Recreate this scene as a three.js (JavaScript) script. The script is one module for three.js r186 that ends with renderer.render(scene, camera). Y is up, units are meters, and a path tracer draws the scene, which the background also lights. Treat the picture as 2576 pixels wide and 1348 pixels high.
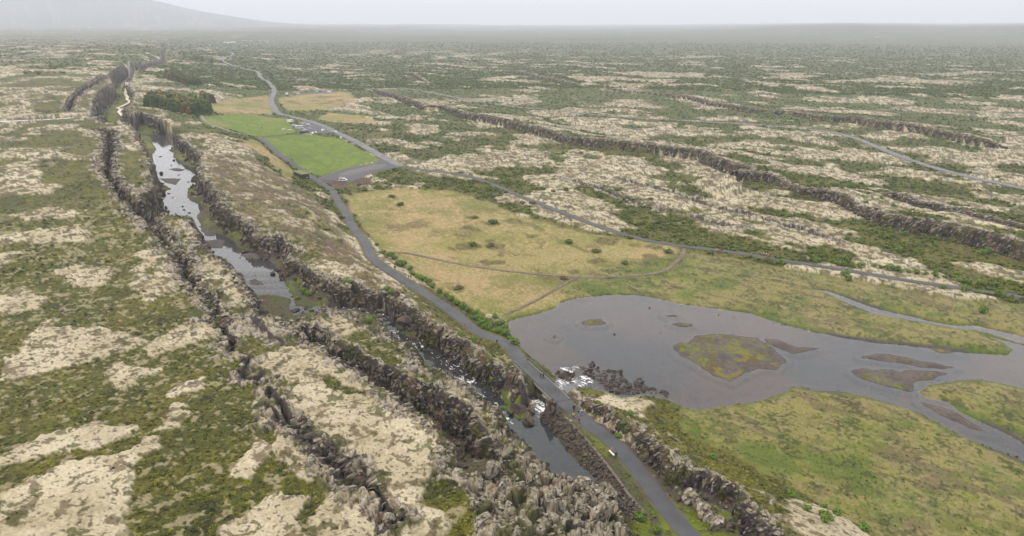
import * as THREE from 'three';
import { mergeGeometries } from 'three/addons/utils/BufferGeometryUtils.js';
import { MarchingCubes } from 'three/addons/objects/MarchingCubes.js';
import { RoundedBoxGeometry } from 'three/addons/geometries/RoundedBoxGeometry.js';

// ---------------------------------------------------------------- camera, sky, sun, exposure
const scene = new THREE.Scene();
const camera = new THREE.PerspectiveCamera(38.892, 1024 / 536, 1, 60000);
camera.position.set(0, 108, 0);
camera.rotation.set(-18 * Math.PI / 180, 0, 0);

const renderer = new THREE.WebGLRenderer({ antialias: true });
renderer.setSize(1024, 536);
renderer.toneMapping = THREE.LinearToneMapping;
renderer.toneMappingExposure = 1.72;
renderer.shadowMap.enabled = true;

function overcastSky() {
  const w = 512, h = 256, d = new Float32Array(w * h * 4);
  for (let j = 0; j < h; j++) for (let i = 0; i < w; i++) {
    const el = (0.5 - (j + 0.5) / h) * -Math.PI;          // rows run from the ground up
    const az = i / w * Math.PI * 2;
    const up = Math.max(0, Math.sin(el));
    const c = 0.5 + 0.5 * Math.sin(az * 3 + Math.sin(az * 2 + el * 9) * 1.3 + el * 7) * Math.sin(el * 13 + Math.sin(az * 5));
    const b = 0.95 + 0.26 * Math.exp(-up * 3.0) + (c - 0.5) * 0.05;
    const o = (j * w + i) * 4;
    d[o] = b; d[o + 1] = b * 0.995; d[o + 2] = b * 1.005; d[o + 3] = 1;
  }
  const t = new THREE.DataTexture(d, w, h, THREE.RGBAFormat, THREE.FloatType);
  t.mapping = THREE.EquirectangularReflectionMapping; t.magFilter = THREE.LinearFilter; t.needsUpdate = true;
  return t;
}
const sky = overcastSky();
scene.background = sky; scene.environment = sky;

const sun = new THREE.DirectionalLight(0xffeed6, 1.5);
sun.position.set(-500, 900, -350); sun.target.position.set(0, 0, -300);
sun.castShadow = true; sun.shadow.radius = 20; sun.shadow.mapSize.set(4096, 4096);
sun.shadow.camera.left = -700; sun.shadow.camera.right = 700; sun.shadow.camera.top = 900; sun.shadow.camera.bottom = -700; sun.shadow.camera.far = 3000;
scene.add(sun, sun.target);

scene.fog = new THREE.FogExp2(0xe4eaf6, 0.00011);

// ---------------------------------------------------------------- survey data
// survey data in metres: x east, z south, then per-point width, height or depth
const T = {
  profile: [[-127.3,52.5,10.5,13.0,36.0],[-140.3,43.9,10.5,13.0,36.0],[-151.8,37.7,10.0,13.0,34.0],[-175.5,28.2,9.0,13.0,28.0],[-195.1,15.6,7.5,13.0,14.0],[-197.6,6.0,7.5,13.0,9.0],[-216.6,-10.8,9.5,13.5,16.0],[-233.4,-24.8,10.5,14.0,20.0],[-257.0,-41.3,11.5,15.0,26.0],[-282.3,-60.5,12.0,16.0,34.0],[-309.4,-82.6,13.5,18.0,42.0],[-342.6,-109.0,16.0,20.5,54.0],[-389.2,-135.0,17.5,22.5,62.0],[-450.0,-173.7,18.0,24.5,70.0],[-513.5,-210.1,19.0,26.5,85.0],[-598.2,-249.1,20.0,28.0,105.0],[-688.1,-302.5,21.0,30.0,125.0],[-756.8,-352.9,22.0,32.0,150.0],[-896.7,-434.2,22.0,34.0,180.0],[-1212.7,-579.5,22.0,36.0,230.0],[-1584.3,-728.9,23.0,38.0,300.0],[-2153.6,-937.2,24.0,40.0,420.0],[-3653.6,-1637.2,16.0,26.0,700.0]],
  waterline: [[-100,2.5],[-203,2.5],[-222,3.2],[-240,4.2],[-262,6],[-290,8],[-300,8.6],[-420,9.2],[-520,10],[-700,11],[-740,12.5],[-2000,14]],
  path_s: [[40.6,-128.5],[37.6,-135.0],[33.7,-148.0],[27.5,-169.1],[20.7,-182.2],[17.0,-189.9],[14.2,-195.8]],
  path_n: [[3.1,-219.8],[-2.4,-238.7],[-11.0,-249.3],[-20.6,-266.4],[-34.6,-285.3],[-48.2,-303.1],[-61.9,-324.9],[-73.0,-359.7],[-83.1,-385.7],[-98.3,-432.7],[-110.6,-467.3],[-117.8,-491.4]],
  path_lawn: [[-117.8,-491.4],[-134.7,-520.3],[-148.4,-541.9],[-165.9,-569.6],[-184.3,-597.4],[-211.7,-650.8],[-223.6,-667.2]],
  path_far: [[-223.6,-667.2],[-239.8,-669.7],[-259.2,-685.5],[-285.7,-718.2],[-313.5,-775.0]],
  path_mid: [[-223.6,-667.2],[-217.7,-698.9],[-211.4,-741.3]],
  road_n: [[-85.8,-585.6],[-108.1,-627.5],[-130.8,-679.8],[-155.9,-733.2],[-175.2,-768.7],[-197.7,-814.0],[-227.0,-862.8],[-261.4,-906.6],[-283.7,-935.1],[-304.9,-990.2],[-339.9,-1092.5],[-376.3,-1229.6],[-421.5,-1358.7],[-481.0,-1493.1],[-513.2,-1587.7],[-548.0,-1666.0],[-607.7,-1742.8],[-690.0,-1886.8],[-723.1,-1965.3],[-786.1,-2200.5],[-866.3,-2444.9],[-995.1,-2715.2],[-1138.7,-3027.0]],
  road_e: [[-520.4,-1610.6],[-467.5,-1563.0],[-405.5,-1508.1],[-315.3,-1411.4],[-232.8,-1349.4],[-153.5,-1262.0],[-49.0,-1088.1],[31.8,-986.6],[79.1,-942.4],[144.7,-894.2],[207.3,-864.7],[266.0,-836.9],[299.1,-807.7],[323.0,-783.3],[331.2,-735.8],[328.0,-686.6],[322.8,-617.9],[326.0,-553.4],[342.5,-499.2],[356.4,-471.6]],
  path_e: [[-87.8,-589.1],[-62.1,-565.9],[-37.2,-550.3],[-13.0,-514.7],[10.6,-466.0],[32.7,-425.3],[46.4,-403.0],[64.4,-378.9],[82.3,-365.7],[100.1,-357.4],[124.1,-341.1],[146.1,-326.1],[173.2,-308.5],[209.1,-291.2],[223.6,-283.0]],
  trail_a: [[-64.2,-342.3],[-54.9,-348.9],[-35.1,-341.1],[-16.0,-331.9],[2.2,-324.4],[19.8,-319.3],[37.2,-316.5],[55.1,-319.3],[68.8,-326.1],[78.2,-341.1],[85.2,-358.8]],
  trail_b: [[28.4,-316.5],[18.9,-301.9],[8.4,-286.1],[-2.7,-272.2]],
  road_w: [[-961.3,-1387.8],[-989.2,-1519.1],[-1042.0,-1681.2],[-1126.9,-1931.7],[-1223.2,-2235.0],[-1335.1,-2584.5]],
  path_gorge: [[-723.4,-1484.0],[-681.1,-1390.3],[-653.5,-1323.3],[-616.7,-1233.9],[-586.5,-1168.0]],
  boardwalk: [[-560.3,-1138.7],[-561.3,-1121.5],[-537.3,-1088.7],[-525.3,-1062.7],[-519.8,-1042.8],[-496.7,-1000.6],[-486.9,-978.5],[-466.7,-945.1],[-459.3,-925.3],[-453.6,-898.9],[-447.2,-873.9],[-436.3,-860.3],[-427.6,-837.3],[-402.1,-794.8],[-381.2,-761.5]],
  platform: [[-384.7,-762.0],[-379.0,-769.5],[-368.9,-762.0],[-355.6,-738.5],[-357.3,-731.6],[-370.7,-738.5]],
  loop: [[-109.1,-621.9],[-108.8,-598.1],[-120.9,-585.5],[-138.4,-536.9],[-121.7,-527.5],[-115.1,-522.8],[-108.7,-540.0],[-98.5,-568.8],[-86.7,-583.1],[-96.4,-600.6]],
  loop_in: [[-98.2,-594.5],[-107.6,-591.5],[-117.2,-575.9],[-123.6,-564.2],[-126.7,-550.6],[-120.2,-547.7],[-109.8,-564.2],[-100.1,-578.3]],
  lot: [[-235.6,-830.5],[-232.0,-840.1],[-225.2,-847.6],[-214.9,-836.7],[-204.2,-823.3],[-182.3,-785.7],[-180.1,-770.5],[-196.6,-767.2],[-206.6,-749.2],[-221.6,-787.6]],
  dirt: [[-138.5,-534.2],[-121.7,-527.5],[-114.4,-519.7],[-112.0,-500.4],[-123.7,-508.4]],
  dirt2: [[-112.8,-527.6],[-108.3,-542.1],[-100.8,-542.1],[-99.9,-527.6],[-107.3,-515.8]],
  tlot: [[-332.5,-1160.4],[-326.6,-1203.2],[-312.4,-1239.5],[-285.9,-1252.0],[-279.5,-1215.1],[-322.5,-1187.6]],
  lawn1: [[-304.6,-748.6],[-306.9,-821.2],[-298.7,-880.4],[-276.5,-867.3],[-253.7,-868.2],[-239.4,-826.5],[-223.8,-791.4],[-212.1,-765.5],[-214.3,-725.3],[-224.8,-680.8],[-230.3,-672.9],[-246.8,-683.4],[-267.9,-691.5],[-283.4,-708.0]],
  lawn2: [[-222.7,-674.0],[-205.5,-736.7],[-193.9,-743.0],[-170.5,-737.6],[-160.8,-723.5],[-135.1,-669.2],[-111.0,-621.9],[-108.2,-605.8],[-120.0,-590.5],[-130.1,-566.3],[-139.3,-543.9],[-145.5,-539.5],[-167.3,-568.3],[-191.0,-605.3]],
  tan1: [[-365.6,-934.5],[-377.4,-1063.7],[-361.6,-1144.1],[-321.5,-1043.6],[-282.6,-904.1],[-301.7,-889.5],[-309.1,-827.5],[-325.7,-839.2]],
  tan2: [[-337.3,-1113.0],[-327.4,-1142.2],[-322.3,-1193.5],[-279.9,-1233.3],[-255.9,-1223.1],[-220.3,-1096.0],[-228.3,-1034.3],[-238.3,-978.9],[-270.4,-963.0],[-282.7,-971.2],[-307.6,-1038.0]],
  tan3: [[-227.9,-905.9],[-223.8,-947.1],[-182.8,-917.3],[-156.0,-873.2],[-155.8,-842.6],[-195.9,-852.6],[-216.1,-873.2]],
  tan4: [[-213.1,-599.3],[-220.7,-643.9],[-211.9,-634.2],[-184.4,-586.2],[-164.3,-551.7],[-154.4,-530.4],[-147.2,-496.7],[-160.5,-521.6],[-184.2,-568.4]],
  meadow: [[-107.8,-483.3],[-76.9,-501.7],[-41.6,-495.4],[-14.2,-460.5],[2.9,-425.3],[40.4,-386.7],[81.7,-362.9],[82.1,-350.7],[71.2,-320.4],[35.1,-297.0],[21.1,-285.2],[17.4,-276.4],[0.4,-268.1],[-7.3,-272.2],[-30.8,-294.5],[-52.5,-331.9],[-66.5,-360.8],[-86.2,-411.6]],
  spit: [[83.2,-354.4],[110.5,-337.3],[135.5,-321.7],[168.7,-294.1],[207.1,-281.8],[187.9,-252.4],[166.3,-233.7],[140.7,-241.3],[122.4,-250.0],[105.2,-258.6],[92.9,-267.7],[68.4,-284.8],[21.3,-295.7],[35.2,-325.5]],
  southland: [[50.3,-200.4],[53.9,-197.2],[60.7,-199.6],[66.0,-200.4],[71.9,-202.0],[79.2,-206.2],[84.4,-209.7],[85.7,-212.3],[88.7,-211.4],[92.5,-209.7],[99.5,-208.8],[106.4,-206.2],[110.1,-202.8],[114.0,-199.6],[117.8,-194.8],[121.0,-186.6],[124.3,-179.6],[128.2,-174.3],[133.3,-166.3],[117.4,-133.9],[78.2,-133.9],[73.3,-149.9],[60.6,-169.3],[47.1,-185.2]],
  slope: [[-207.5,-513.7],[-200.7,-556.1],[-186.1,-546.1],[-157.3,-505.3],[-118.7,-455.3],[-93.2,-385.5],[-74.8,-336.2],[-60.1,-305.2],[-45.0,-281.9],[-47.0,-256.7],[-67.0,-290.9],[-94.6,-329.6],[-122.8,-351.0],[-155.3,-391.0]],
  slope2: [[-61.4,-286.8],[-42.3,-264.1],[-27.3,-245.7],[-15.6,-233.6],[1.5,-202.8],[0.3,-192.7],[-13.2,-214.0],[-30.0,-233.2],[-46.4,-252.8]],
  pond: [[-0.7,-267.1],[1.9,-270.3],[9.6,-274.5],[17.7,-280.9],[19.3,-286.7],[26.5,-292.2],[38.4,-296.0],[51.6,-296.5],[60.6,-291.3],[70.3,-284.0],[80.6,-280.5],[91.8,-275.7],[100.7,-265.5],[109.5,-257.0],[120.0,-250.8],[128.2,-246.9],[140.5,-243.4],[147.8,-241.4],[156.9,-238.1],[168.1,-236.5],[173.0,-240.7],[173.6,-247.6],[170.4,-252.9],[183.6,-251.1],[196.5,-244.1],[160.9,-207.8],[158.1,-211.3],[151.6,-215.9],[146.7,-218.2],[142.2,-217.7],[135.4,-215.9],[129.8,-214.0],[124.2,-209.6],[124.9,-206.1],[130.3,-203.6],[129.9,-197.9],[131.8,-192.5],[135.3,-185.9],[137.7,-179.6],[139.1,-175.0],[133.8,-166.9],[131.9,-170.6],[128.7,-175.0],[124.8,-180.3],[121.4,-187.3],[118.3,-195.5],[114.5,-200.3],[110.5,-203.6],[106.8,-207.0],[99.9,-209.6],[92.9,-210.5],[89.0,-212.2],[86.1,-213.1],[84.7,-210.5],[79.5,-207.0],[72.2,-202.8],[66.2,-201.1],[60.9,-200.3],[54.1,-197.9],[50.3,-199.9],[47.0,-204.4],[40.7,-207.0],[33.0,-206.1],[28.9,-209.4],[25.1,-211.3],[20.3,-213.0],[16.6,-212.7],[14.9,-209.4],[13.4,-214.5],[14.2,-218.2],[12.2,-224.4],[9.3,-228.9],[6.4,-234.7],[2.8,-235.5],[1.0,-245.5],[-0.8,-256.3],[-1.5,-266.6]],
  channel: [[128.3,-302.6,0.8],[132.5,-299.0,1.2],[135.4,-292.6,2.0],[139.5,-283.4,2.6],[142.2,-277.6,2.8],[147.9,-273.4,2.6],[153.5,-269.2,2.2],[156.2,-266.6,1.6],[160.8,-263.9,1.3],[164.4,-261.6,1.6],[171.3,-260.7,2.2],[176.0,-256.3,3.0],[180.2,-251.4,3.4],[184.3,-246.7,3.4]],
  river: [[-362.6,-727.5],[-351.7,-732.7],[-333.8,-718.0],[-325.5,-707.4],[-300.7,-672.3],[-279.3,-639.1],[-273.5,-618.6],[-273.3,-605.6],[-264.9,-593.1],[-254.9,-569.6],[-243.1,-553.1],[-225.0,-527.5],[-213.0,-508.7],[-208.2,-492.0],[-204.1,-483.7],[-197.6,-473.7],[-198.9,-458.3],[-191.7,-438.7],[-185.4,-428.6],[-177.5,-422.2],[-170.8,-409.6],[-169.4,-397.7],[-165.0,-386.5],[-159.9,-377.1],[-154.4,-368.1],[-147.2,-363.2],[-140.1,-355.9],[-132.3,-346.7],[-125.4,-333.7],[-117.9,-329.6],[-111.3,-325.5],[-103.6,-312.0],[-97.6,-303.0],[-92.0,-290.9],[-85.7,-277.7],[-81.3,-266.8],[-71.1,-263.9],[-70.5,-261.0],[-76.3,-261.0],[-79.7,-258.8],[-83.0,-265.6],[-85.1,-273.4],[-90.0,-276.5],[-95.5,-277.7],[-97.7,-276.5],[-102.5,-280.3],[-112.7,-296.6],[-124.2,-312.0],[-130.6,-321.5],[-140.4,-331.6],[-145.5,-340.1],[-156.1,-365.6],[-163.1,-378.4],[-170.5,-393.4],[-184.4,-397.7],[-191.7,-409.6],[-202.4,-420.6],[-205.5,-433.6],[-212.4,-449.2],[-210.3,-462.1],[-229.7,-483.7],[-238.2,-499.8],[-248.6,-517.9],[-262.5,-553.1],[-274.0,-575.3],[-286.8,-612.0],[-302.1,-639.1],[-321.2,-676.2],[-334.3,-684.1]],
  rapids: [[-72.1,-263.9,2.4],[-60.7,-264.4,2.6],[-55.5,-263.3,2.6],[-50.1,-260.5,2.4],[-45.6,-256.7,2.0],[-42.8,-250.3,1.6],[-40.5,-244.3,1.6],[-37.2,-239.9,2.0],[-32.6,-235.9,2.4],[-28.4,-230.6,3.0],[-22.6,-224.4,3.4],[-18.4,-219.0,3.8],[-14.6,-212.0,4.0],[-9.8,-204.6,3.6],[-6.1,-198.9,3.0],[-4.1,-194.1,2.6],[-1.0,-186.6,4.0]],
  pool: [[-4.8,-194.1],[-2.9,-194.9],[0.1,-190.3],[1.6,-188.0],[3.4,-188.0],[5.7,-190.3],[6.9,-193.3],[5.9,-198.9],[4.4,-202.2],[7.2,-203.9],[10.5,-197.3],[10.7,-193.3],[10.2,-191.0],[7.5,-189.1],[8.2,-187.3],[9.9,-185.1],[11.8,-179.5],[14.2,-173.5],[15.6,-168.5],[18.5,-164.2],[20.4,-160.2],[21.0,-156.3],[19.2,-154.7],[16.3,-156.9],[13.2,-159.1],[9.8,-160.2],[6.4,-166.0],[3.8,-170.9],[1.8,-176.1],[-0.3,-180.2],[-1.7,-185.8]],
  river_w: [[-444.5,-636.4,5.0],[-429.0,-643.1,5.0],[-407.9,-652.3,5.5],[-386.1,-661.8,5.5],[-371.2,-679.0,5.0],[-358.3,-669.1,4.0]],
  gorge: [[-1280.8,-2916.6],[-1080.8,-2552.3],[-892.7,-2082.5],[-786.9,-1803.3],[-724.7,-1638.7],[-676.3,-1431.6],[-655.2,-1357.1],[-614.9,-1266.7],[-567.6,-1159.7],[-523.7,-1055.9],[-500.4,-1021.6],[-469.4,-963.3],[-433.5,-882.7],[-396.9,-799.4],[-377.1,-750.8],[-344.0,-695.2],[-359.3,-742.1],[-329.9,-712.6],[-308.9,-673.6],[-277.2,-620.9],[-246.8,-575.0],[-220.7,-533.6],[-203.6,-487.8],[-186.5,-447.5],[-173.9,-425.9],[-160.3,-407.1],[-150.3,-380.1],[-139.1,-365.4],[-125.4,-349.2],[-120.4,-339.7],[-109.7,-324.5],[-104.5,-318.8],[-108.2,-333.3],[-101.3,-321.8],[-91.5,-308.8],[-94.5,-301.8],[-92.0,-294.8],[-82.4,-288.7],[-75.0,-282.1],[-66.8,-268.4],[-62.5,-261.4],[-63.0,-277.7],[-53.8,-266.3],[-46.4,-251.8],[-46.2,-262.5],[-39.0,-255.5],[-31.4,-243.3],[-23.9,-231.6],[-18.1,-223.0],[-11.5,-209.6],[-6.7,-207.5],[1.7,-203.2],[4.3,-199.6],[10.0,-187.6],[16.0,-210.9],[19.9,-188.1],[24.9,-181.1],[28.0,-175.4],[30.4,-168.2],[35.1,-161.3],[37.0,-155.0],[39.3,-152.1],[44.8,-151.6],[48.5,-146.2],[51.1,-140.2],[50.5,-132.8],[53.2,-129.4],[55.8,-125.5],[39.1,-116.9],[25.3,-119.1],[22.6,-126.8],[21.7,-129.4],[22.1,-134.7],[19.5,-141.2],[17.1,-142.2],[13.9,-146.5],[9.1,-144.2],[7.5,-147.9],[4.4,-153.3],[2.0,-159.1],[-0.2,-162.7],[-2.3,-170.1],[-5.1,-177.4],[-7.4,-182.6],[-12.1,-190.6],[-17.6,-199.9],[-20.3,-203.9],[-27.5,-208.8],[-30.0,-216.3],[-33.7,-226.3],[-39.2,-228.6],[-47.6,-239.9],[-56.8,-247.4],[-66.2,-249.6],[-64.7,-243.2],[-72.2,-239.2],[-70.3,-230.2],[-76.5,-235.4],[-83.0,-236.4],[-86.5,-241.9],[-92.2,-252.5],[-94.6,-258.7],[-104.0,-273.5],[-114.6,-287.9],[-119.3,-293.7],[-131.4,-305.6],[-138.6,-322.8],[-147.0,-339.7],[-151.4,-347.8],[-165.7,-345.0],[-160.5,-334.4],[-154.9,-325.4],[-161.9,-330.8],[-166.4,-338.1],[-173.3,-343.9],[-182.6,-357.3],[-188.1,-379.1],[-190.4,-384.3],[-190.4,-398.2],[-203.5,-426.0],[-213.5,-448.3],[-234.3,-489.4],[-253.1,-526.9],[-270.3,-550.2],[-300.8,-606.8],[-333.5,-650.0],[-324.7,-627.6],[-339.3,-634.9],[-377.3,-690.8],[-389.5,-716.5],[-431.7,-800.0],[-462.2,-872.7],[-507.6,-989.6],[-542.8,-1056.9],[-529.9,-1017.9],[-622.9,-1221.4],[-682.6,-1382.6],[-712.2,-1473.6],[-716.6,-1516.7],[-830.9,-1861.3],[-911.4,-2049.3],[-1104.1,-2478.3]],
  fissure1: [[-327.0,-596.6,2.0],[-316.3,-589.9,4.0],[-305.3,-580.1,4.5],[-287.2,-543.9,4.2],[-268.0,-507.3,4.0],[-257.0,-481.0,3.8],[-242.8,-453.4,3.5],[-230.3,-425.4,3.0],[-223.2,-418.0,3.0],[-209.5,-398.2,3.0],[-196.2,-379.1,3.0],[-184.8,-361.9,3.0],[-172.4,-346.1,3.0],[-160.2,-330.8,2.6],[-151.4,-318.6,2.4],[-145.4,-307.2,2.4],[-138.3,-297.9,2.4],[-130.1,-287.7,2.6],[-124.5,-276.3,2.6],[-119.4,-266.6,2.4],[-112.4,-258.7,1.8],[-106.7,-252.5,1.6],[-101.4,-243.1,1.4],[-100.2,-237.5,1.5],[-94.8,-231.0,1.4],[-91.4,-223.7,1.2],[-87.7,-215.9,1.1],[-84.8,-209.3,0.9]],
  fissure1b: [[-410.1,-712.1,3.0],[-430.7,-754.3,4.0],[-449.2,-789.1,4.0],[-467.5,-834.3,4.0],[-492.8,-892.4,5.0],[-501.0,-918.1,6.0],[-517.5,-964.9,6.0],[-546.3,-1038.9,6.0],[-578.3,-1127.4,6.0]],
  fissure2: [[-70.0,-222.7],[-65.4,-219.8],[-58.1,-211.5],[-54.5,-206.6],[-50.1,-203.3],[-39.1,-191.5],[-33.2,-182.1],[-29.1,-176.2],[-25.9,-172.0],[-20.7,-168.0],[-18.1,-161.0],[-15.7,-155.1],[-13.0,-148.4],[-9.5,-144.2],[-6.9,-143.2],[-2.8,-144.3],[-3.2,-148.5],[-0.8,-152.1],[-2.8,-159.1],[-6.7,-163.8],[-8.3,-171.3],[-11.2,-174.6],[-14.5,-178.1],[-18.7,-182.4],[-23.6,-188.1],[-28.8,-195.0],[-34.7,-203.9],[-41.3,-208.4],[-52.8,-216.1],[-63.0,-228.8],[-68.6,-230.3]],
  crack3: [[-78.0,-205.9,0.9],[-76.3,-197.4,1.2],[-75.3,-192.3,1.0],[-72.2,-190.7,1.1],[-70.0,-193.2,0.8]],
  crack4: [[-65.6,-183.6,0.5],[-60.9,-178.4,0.9],[-57.6,-172.7,1.1],[-54.5,-166.7,1.4],[-50.1,-161.0,1.5],[-47.0,-157.4,1.3],[-43.8,-153.4,1.5],[-40.9,-148.4,1.6],[-37.3,-144.8,1.6],[-33.4,-141.2,3.2],[-30.9,-138.8,2.2],[-27.7,-134.6,0.9],[-25.3,-131.9,0.8],[-22.6,-127.6,0.9]],
  crack5: [[-82.2,-235.3,0.5],[-86.3,-234.2,0.6],[-81.3,-226.8,0.6],[-75.6,-221.7,0.6],[-71.2,-216.8,0.5]],
  crack6: [[-63.4,-174.1,0.4],[-60.3,-170.7,0.5],[-57.3,-166.0,0.5],[-55.3,-163.5,0.4]],
  scarp1: [[-238.4,-1309.7,0.0],[-204.5,-1199.5,4.0],[-172.5,-1135.5,6.0],[-137.3,-1042.5,7.0],[-112.3,-978.0,5.0],[-88.7,-978.0,5.0],[-67.9,-920.9,7.0],[-43.2,-869.8,7.0],[-12.5,-824.0,7.5],[8.6,-792.5,7.0],[27.8,-754.0,7.0],[50.5,-702.5,7.0],[72.6,-679.2,7.0],[94.4,-664.4,7.5],[115.2,-650.3,7.0],[140.8,-623.7,7.0],[151.0,-611.1,8.0],[158.2,-565.3,8.0],[171.3,-542.3,7.0],[150.8,-526.6,7.0],[166.7,-526.6,6.5],[181.4,-528.9,5.5],[186.9,-504.3,3.0],[189.8,-487.6,4.0],[196.7,-472.0,6.0],[201.8,-453.7,6.0],[202.0,-433.5,4.0],[203.9,-408.9,6.0],[211.8,-392.2,7.0],[223.9,-381.7,8.0],[232.6,-366.9,8.0],[239.4,-350.9,8.0],[245.6,-336.1,8.0]],
  scarp2: [[146.3,-1246.2,0.0],[157.5,-1296.5,2.0],[178.4,-1210.8,3.0],[201.0,-1222.4,2.0],[239.8,-1156.1,4.0],[257.5,-1115.6,5.0],[270.8,-1025.6,5.0],[283.9,-978.0,5.5],[303.9,-934.6,4.0],[336.1,-934.6,4.0],[346.0,-875.9,5.0],[361.4,-857.9,6.0],[378.2,-852.1,7.5],[385.5,-813.2,7.0],[403.1,-777.6,7.0],[412.8,-744.9,7.0],[417.0,-706.5,7.0],[425.4,-679.2,6.0],[435.0,-671.7,2.0],[444.4,-671.7,0.0]],
  scarp3: [[-260.1,-1730.1,0.0],[-230.6,-1663.7,5.0],[-190.9,-1544.9,6.0],[-163.0,-1457.9,2.0],[-152.2,-1425.7,0.0]],
  scarp4: [[-26.7,-1801.8,0.0],[3.6,-1707.4,5.0],[43.1,-1563.5,6.0],[79.2,-1491.5,5.0],[111.0,-1410.1,3.0],[129.5,-1351.0,0.0]],
  scarp5: [[230.4,-472.0,0.0],[234.3,-453.7,3.5],[239.5,-440.0,2.0],[247.9,-433.5,3.0],[247.6,-411.9,3.5],[252.1,-400.4,2.5],[258.2,-386.9,2.5],[265.8,-371.7,2.5]],
  scarp6: [[-186.7,-2270.6,0.0],[-162.0,-2194.7,4.0],[-119.1,-2089.8,3.0],[-81.3,-2025.2,0.0]],
  crackE1: [[34.4,-536.6,0.8],[55.3,-509.1,1.2],[62.4,-492.2,1.3],[75.7,-465.0,1.2],[88.4,-443.8,1.4],[100.6,-435.5,1.4],[108.2,-418.2,1.5],[116.3,-406.4,1.3],[123.5,-398.0,1.0]],
  crackE2: [[77.1,-536.6,0.8],[91.5,-509.1,1.2],[105.3,-488.1,1.2],[115.2,-465.0,1.4],[123.1,-447.2,1.5],[132.3,-437.1,1.3],[140.9,-424.4,1.8],[147.6,-412.3,1.5],[153.6,-398.0,1.8],[159.9,-389.9,1.6],[162.9,-379.5,1.2],[167.2,-373.2,1.0]],
  isle1: [[56.3,-244.1],[59.6,-246.9],[61.9,-245.8],[65.7,-252.9],[72.6,-254.8],[80.9,-253.7],[87.3,-251.1],[91.0,-240.7],[91.7,-232.6],[86.5,-225.0],[79.8,-226.5],[71.3,-219.2],[69.2,-216.4],[63.5,-223.5],[58.0,-234.2],[56.4,-239.1]],
  isle2: [[89.6,-250.8],[94.0,-249.6],[97.5,-246.1],[101.1,-243.2],[107.6,-242.1],[102.0,-239.3],[95.9,-237.7],[93.3,-242.1],[89.4,-247.2]],
  isle3: [[109.8,-223.5],[112.6,-225.9],[116.5,-225.9],[117.1,-223.5],[123.2,-225.4],[125.7,-223.5],[130.9,-224.4],[137.4,-224.4],[141.2,-222.7],[136.4,-221.0],[131.7,-217.7],[126.2,-215.9],[122.2,-209.6],[118.4,-211.8],[114.1,-215.9],[110.5,-219.1]],
  isle4: [[117.5,-234.1],[126.4,-237.9],[132.1,-235.7],[137.2,-232.6],[142.2,-229.5],[146.1,-226.2],[140.3,-225.9],[134.6,-227.4],[129.1,-230.5],[123.0,-232.6]],
  isle5: [[26.2,-266.6],[28.9,-269.0],[34.0,-269.5],[35.5,-265.2],[33.3,-263.3],[27.3,-262.9]],
  isle6: [[58.5,-273.4],[61.9,-274.8],[64.1,-272.0],[60.5,-270.3]],
  isle7: [[60.3,-264.6],[63.6,-265.9],[67.3,-264.6],[67.4,-262.6],[62.7,-261.6]],
  isle8: [[13.7,-252.0],[15.5,-255.0],[16.4,-253.2],[14.8,-250.6]],
  isle9: [[122.4,-202.8],[125.1,-201.1],[128.3,-196.3],[130.1,-189.5],[131.4,-184.8],[128.4,-186.6],[124.3,-192.5],[122.6,-197.9]],
  isle10: [[144.4,-243.0],[149.6,-242.3],[152.2,-237.9],[147.0,-238.2]],
  bars: [[-230.8,-492.1],[-224.8,-494.2],[-216.5,-490.0],[-212.6,-472.5],[-219.4,-477.7]],
  bar2: [[-146.6,-344.5],[-145.6,-348.5],[-138.0,-348.5],[-134.3,-340.1],[-134.0,-334.1],[-141.2,-336.9]],
  bar3: [[-120.8,-325.5],[-117.8,-329.2],[-112.4,-324.5],[-112.0,-318.6],[-116.4,-317.7]],
  bar4: [[-105.7,-290.9],[-104.9,-293.5],[-100.4,-289.5],[-99.1,-286.2],[-104.0,-288.2]],
  bar5: [[-201.2,-462.1],[-196.9,-467.8],[-193.0,-462.1],[-195.1,-452.8]],
  bar6: [[-159.6,-374.5],[-152.3,-373.2],[-145.9,-363.2],[-144.8,-354.8],[-148.4,-355.9]],
  bar7: [[-238.8,-525.0],[-236.3,-529.9],[-226.7,-520.2],[-229.3,-515.5]],
  foam: [[-58.1,-263.9,2.0],[-53.1,-261.0,2.2],[-47.7,-257.7,2.0],[-41.2,-246.3,1.5],[-32.6,-236.4,2.0],[-30.6,-234.0,1.5],[-18.5,-220.8,1.6],[-15.9,-212.9,2.4],[-13.3,-210.3,2.4],[-11.8,-212.0,1.5],[-3.6,-191.0,1.4],[-1.7,-187.3,1.8],[0.1,-185.8,1.2]],
  foam2: [[7.8,-198.1,2.2],[8.8,-194.1,2.6],[9.3,-195.7,2.4],[7.4,-197.3,2.0],[9.1,-190.6,1.8]],
  foam3: [[14.5,-213.1,2.2],[16.4,-215.9,2.4],[18.5,-216.8,2.0],[20.9,-215.9,2.6],[22.8,-217.7,2.2],[23.9,-216.3,1.5],[17.4,-225.9,1.6],[18.6,-224.4,1.6],[21.0,-226.4,1.2],[14.7,-215.9,1.6]],
  moss0: [[-145.9,-196.6],[-149.5,-213.8],[-155.3,-231.9],[-154.1,-236.7],[-146.9,-228.7],[-131.1,-225.6],[-118.3,-222.5],[-111.8,-216.6],[-118.9,-211.0],[-124.5,-205.6],[-129.7,-197.9],[-136.8,-192.8],[-141.1,-189.1]],
  moss1: [[-175.8,-280.3],[-174.2,-288.8],[-157.8,-284.6],[-150.0,-271.7],[-154.3,-265.6],[-166.5,-267.6]],
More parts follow.
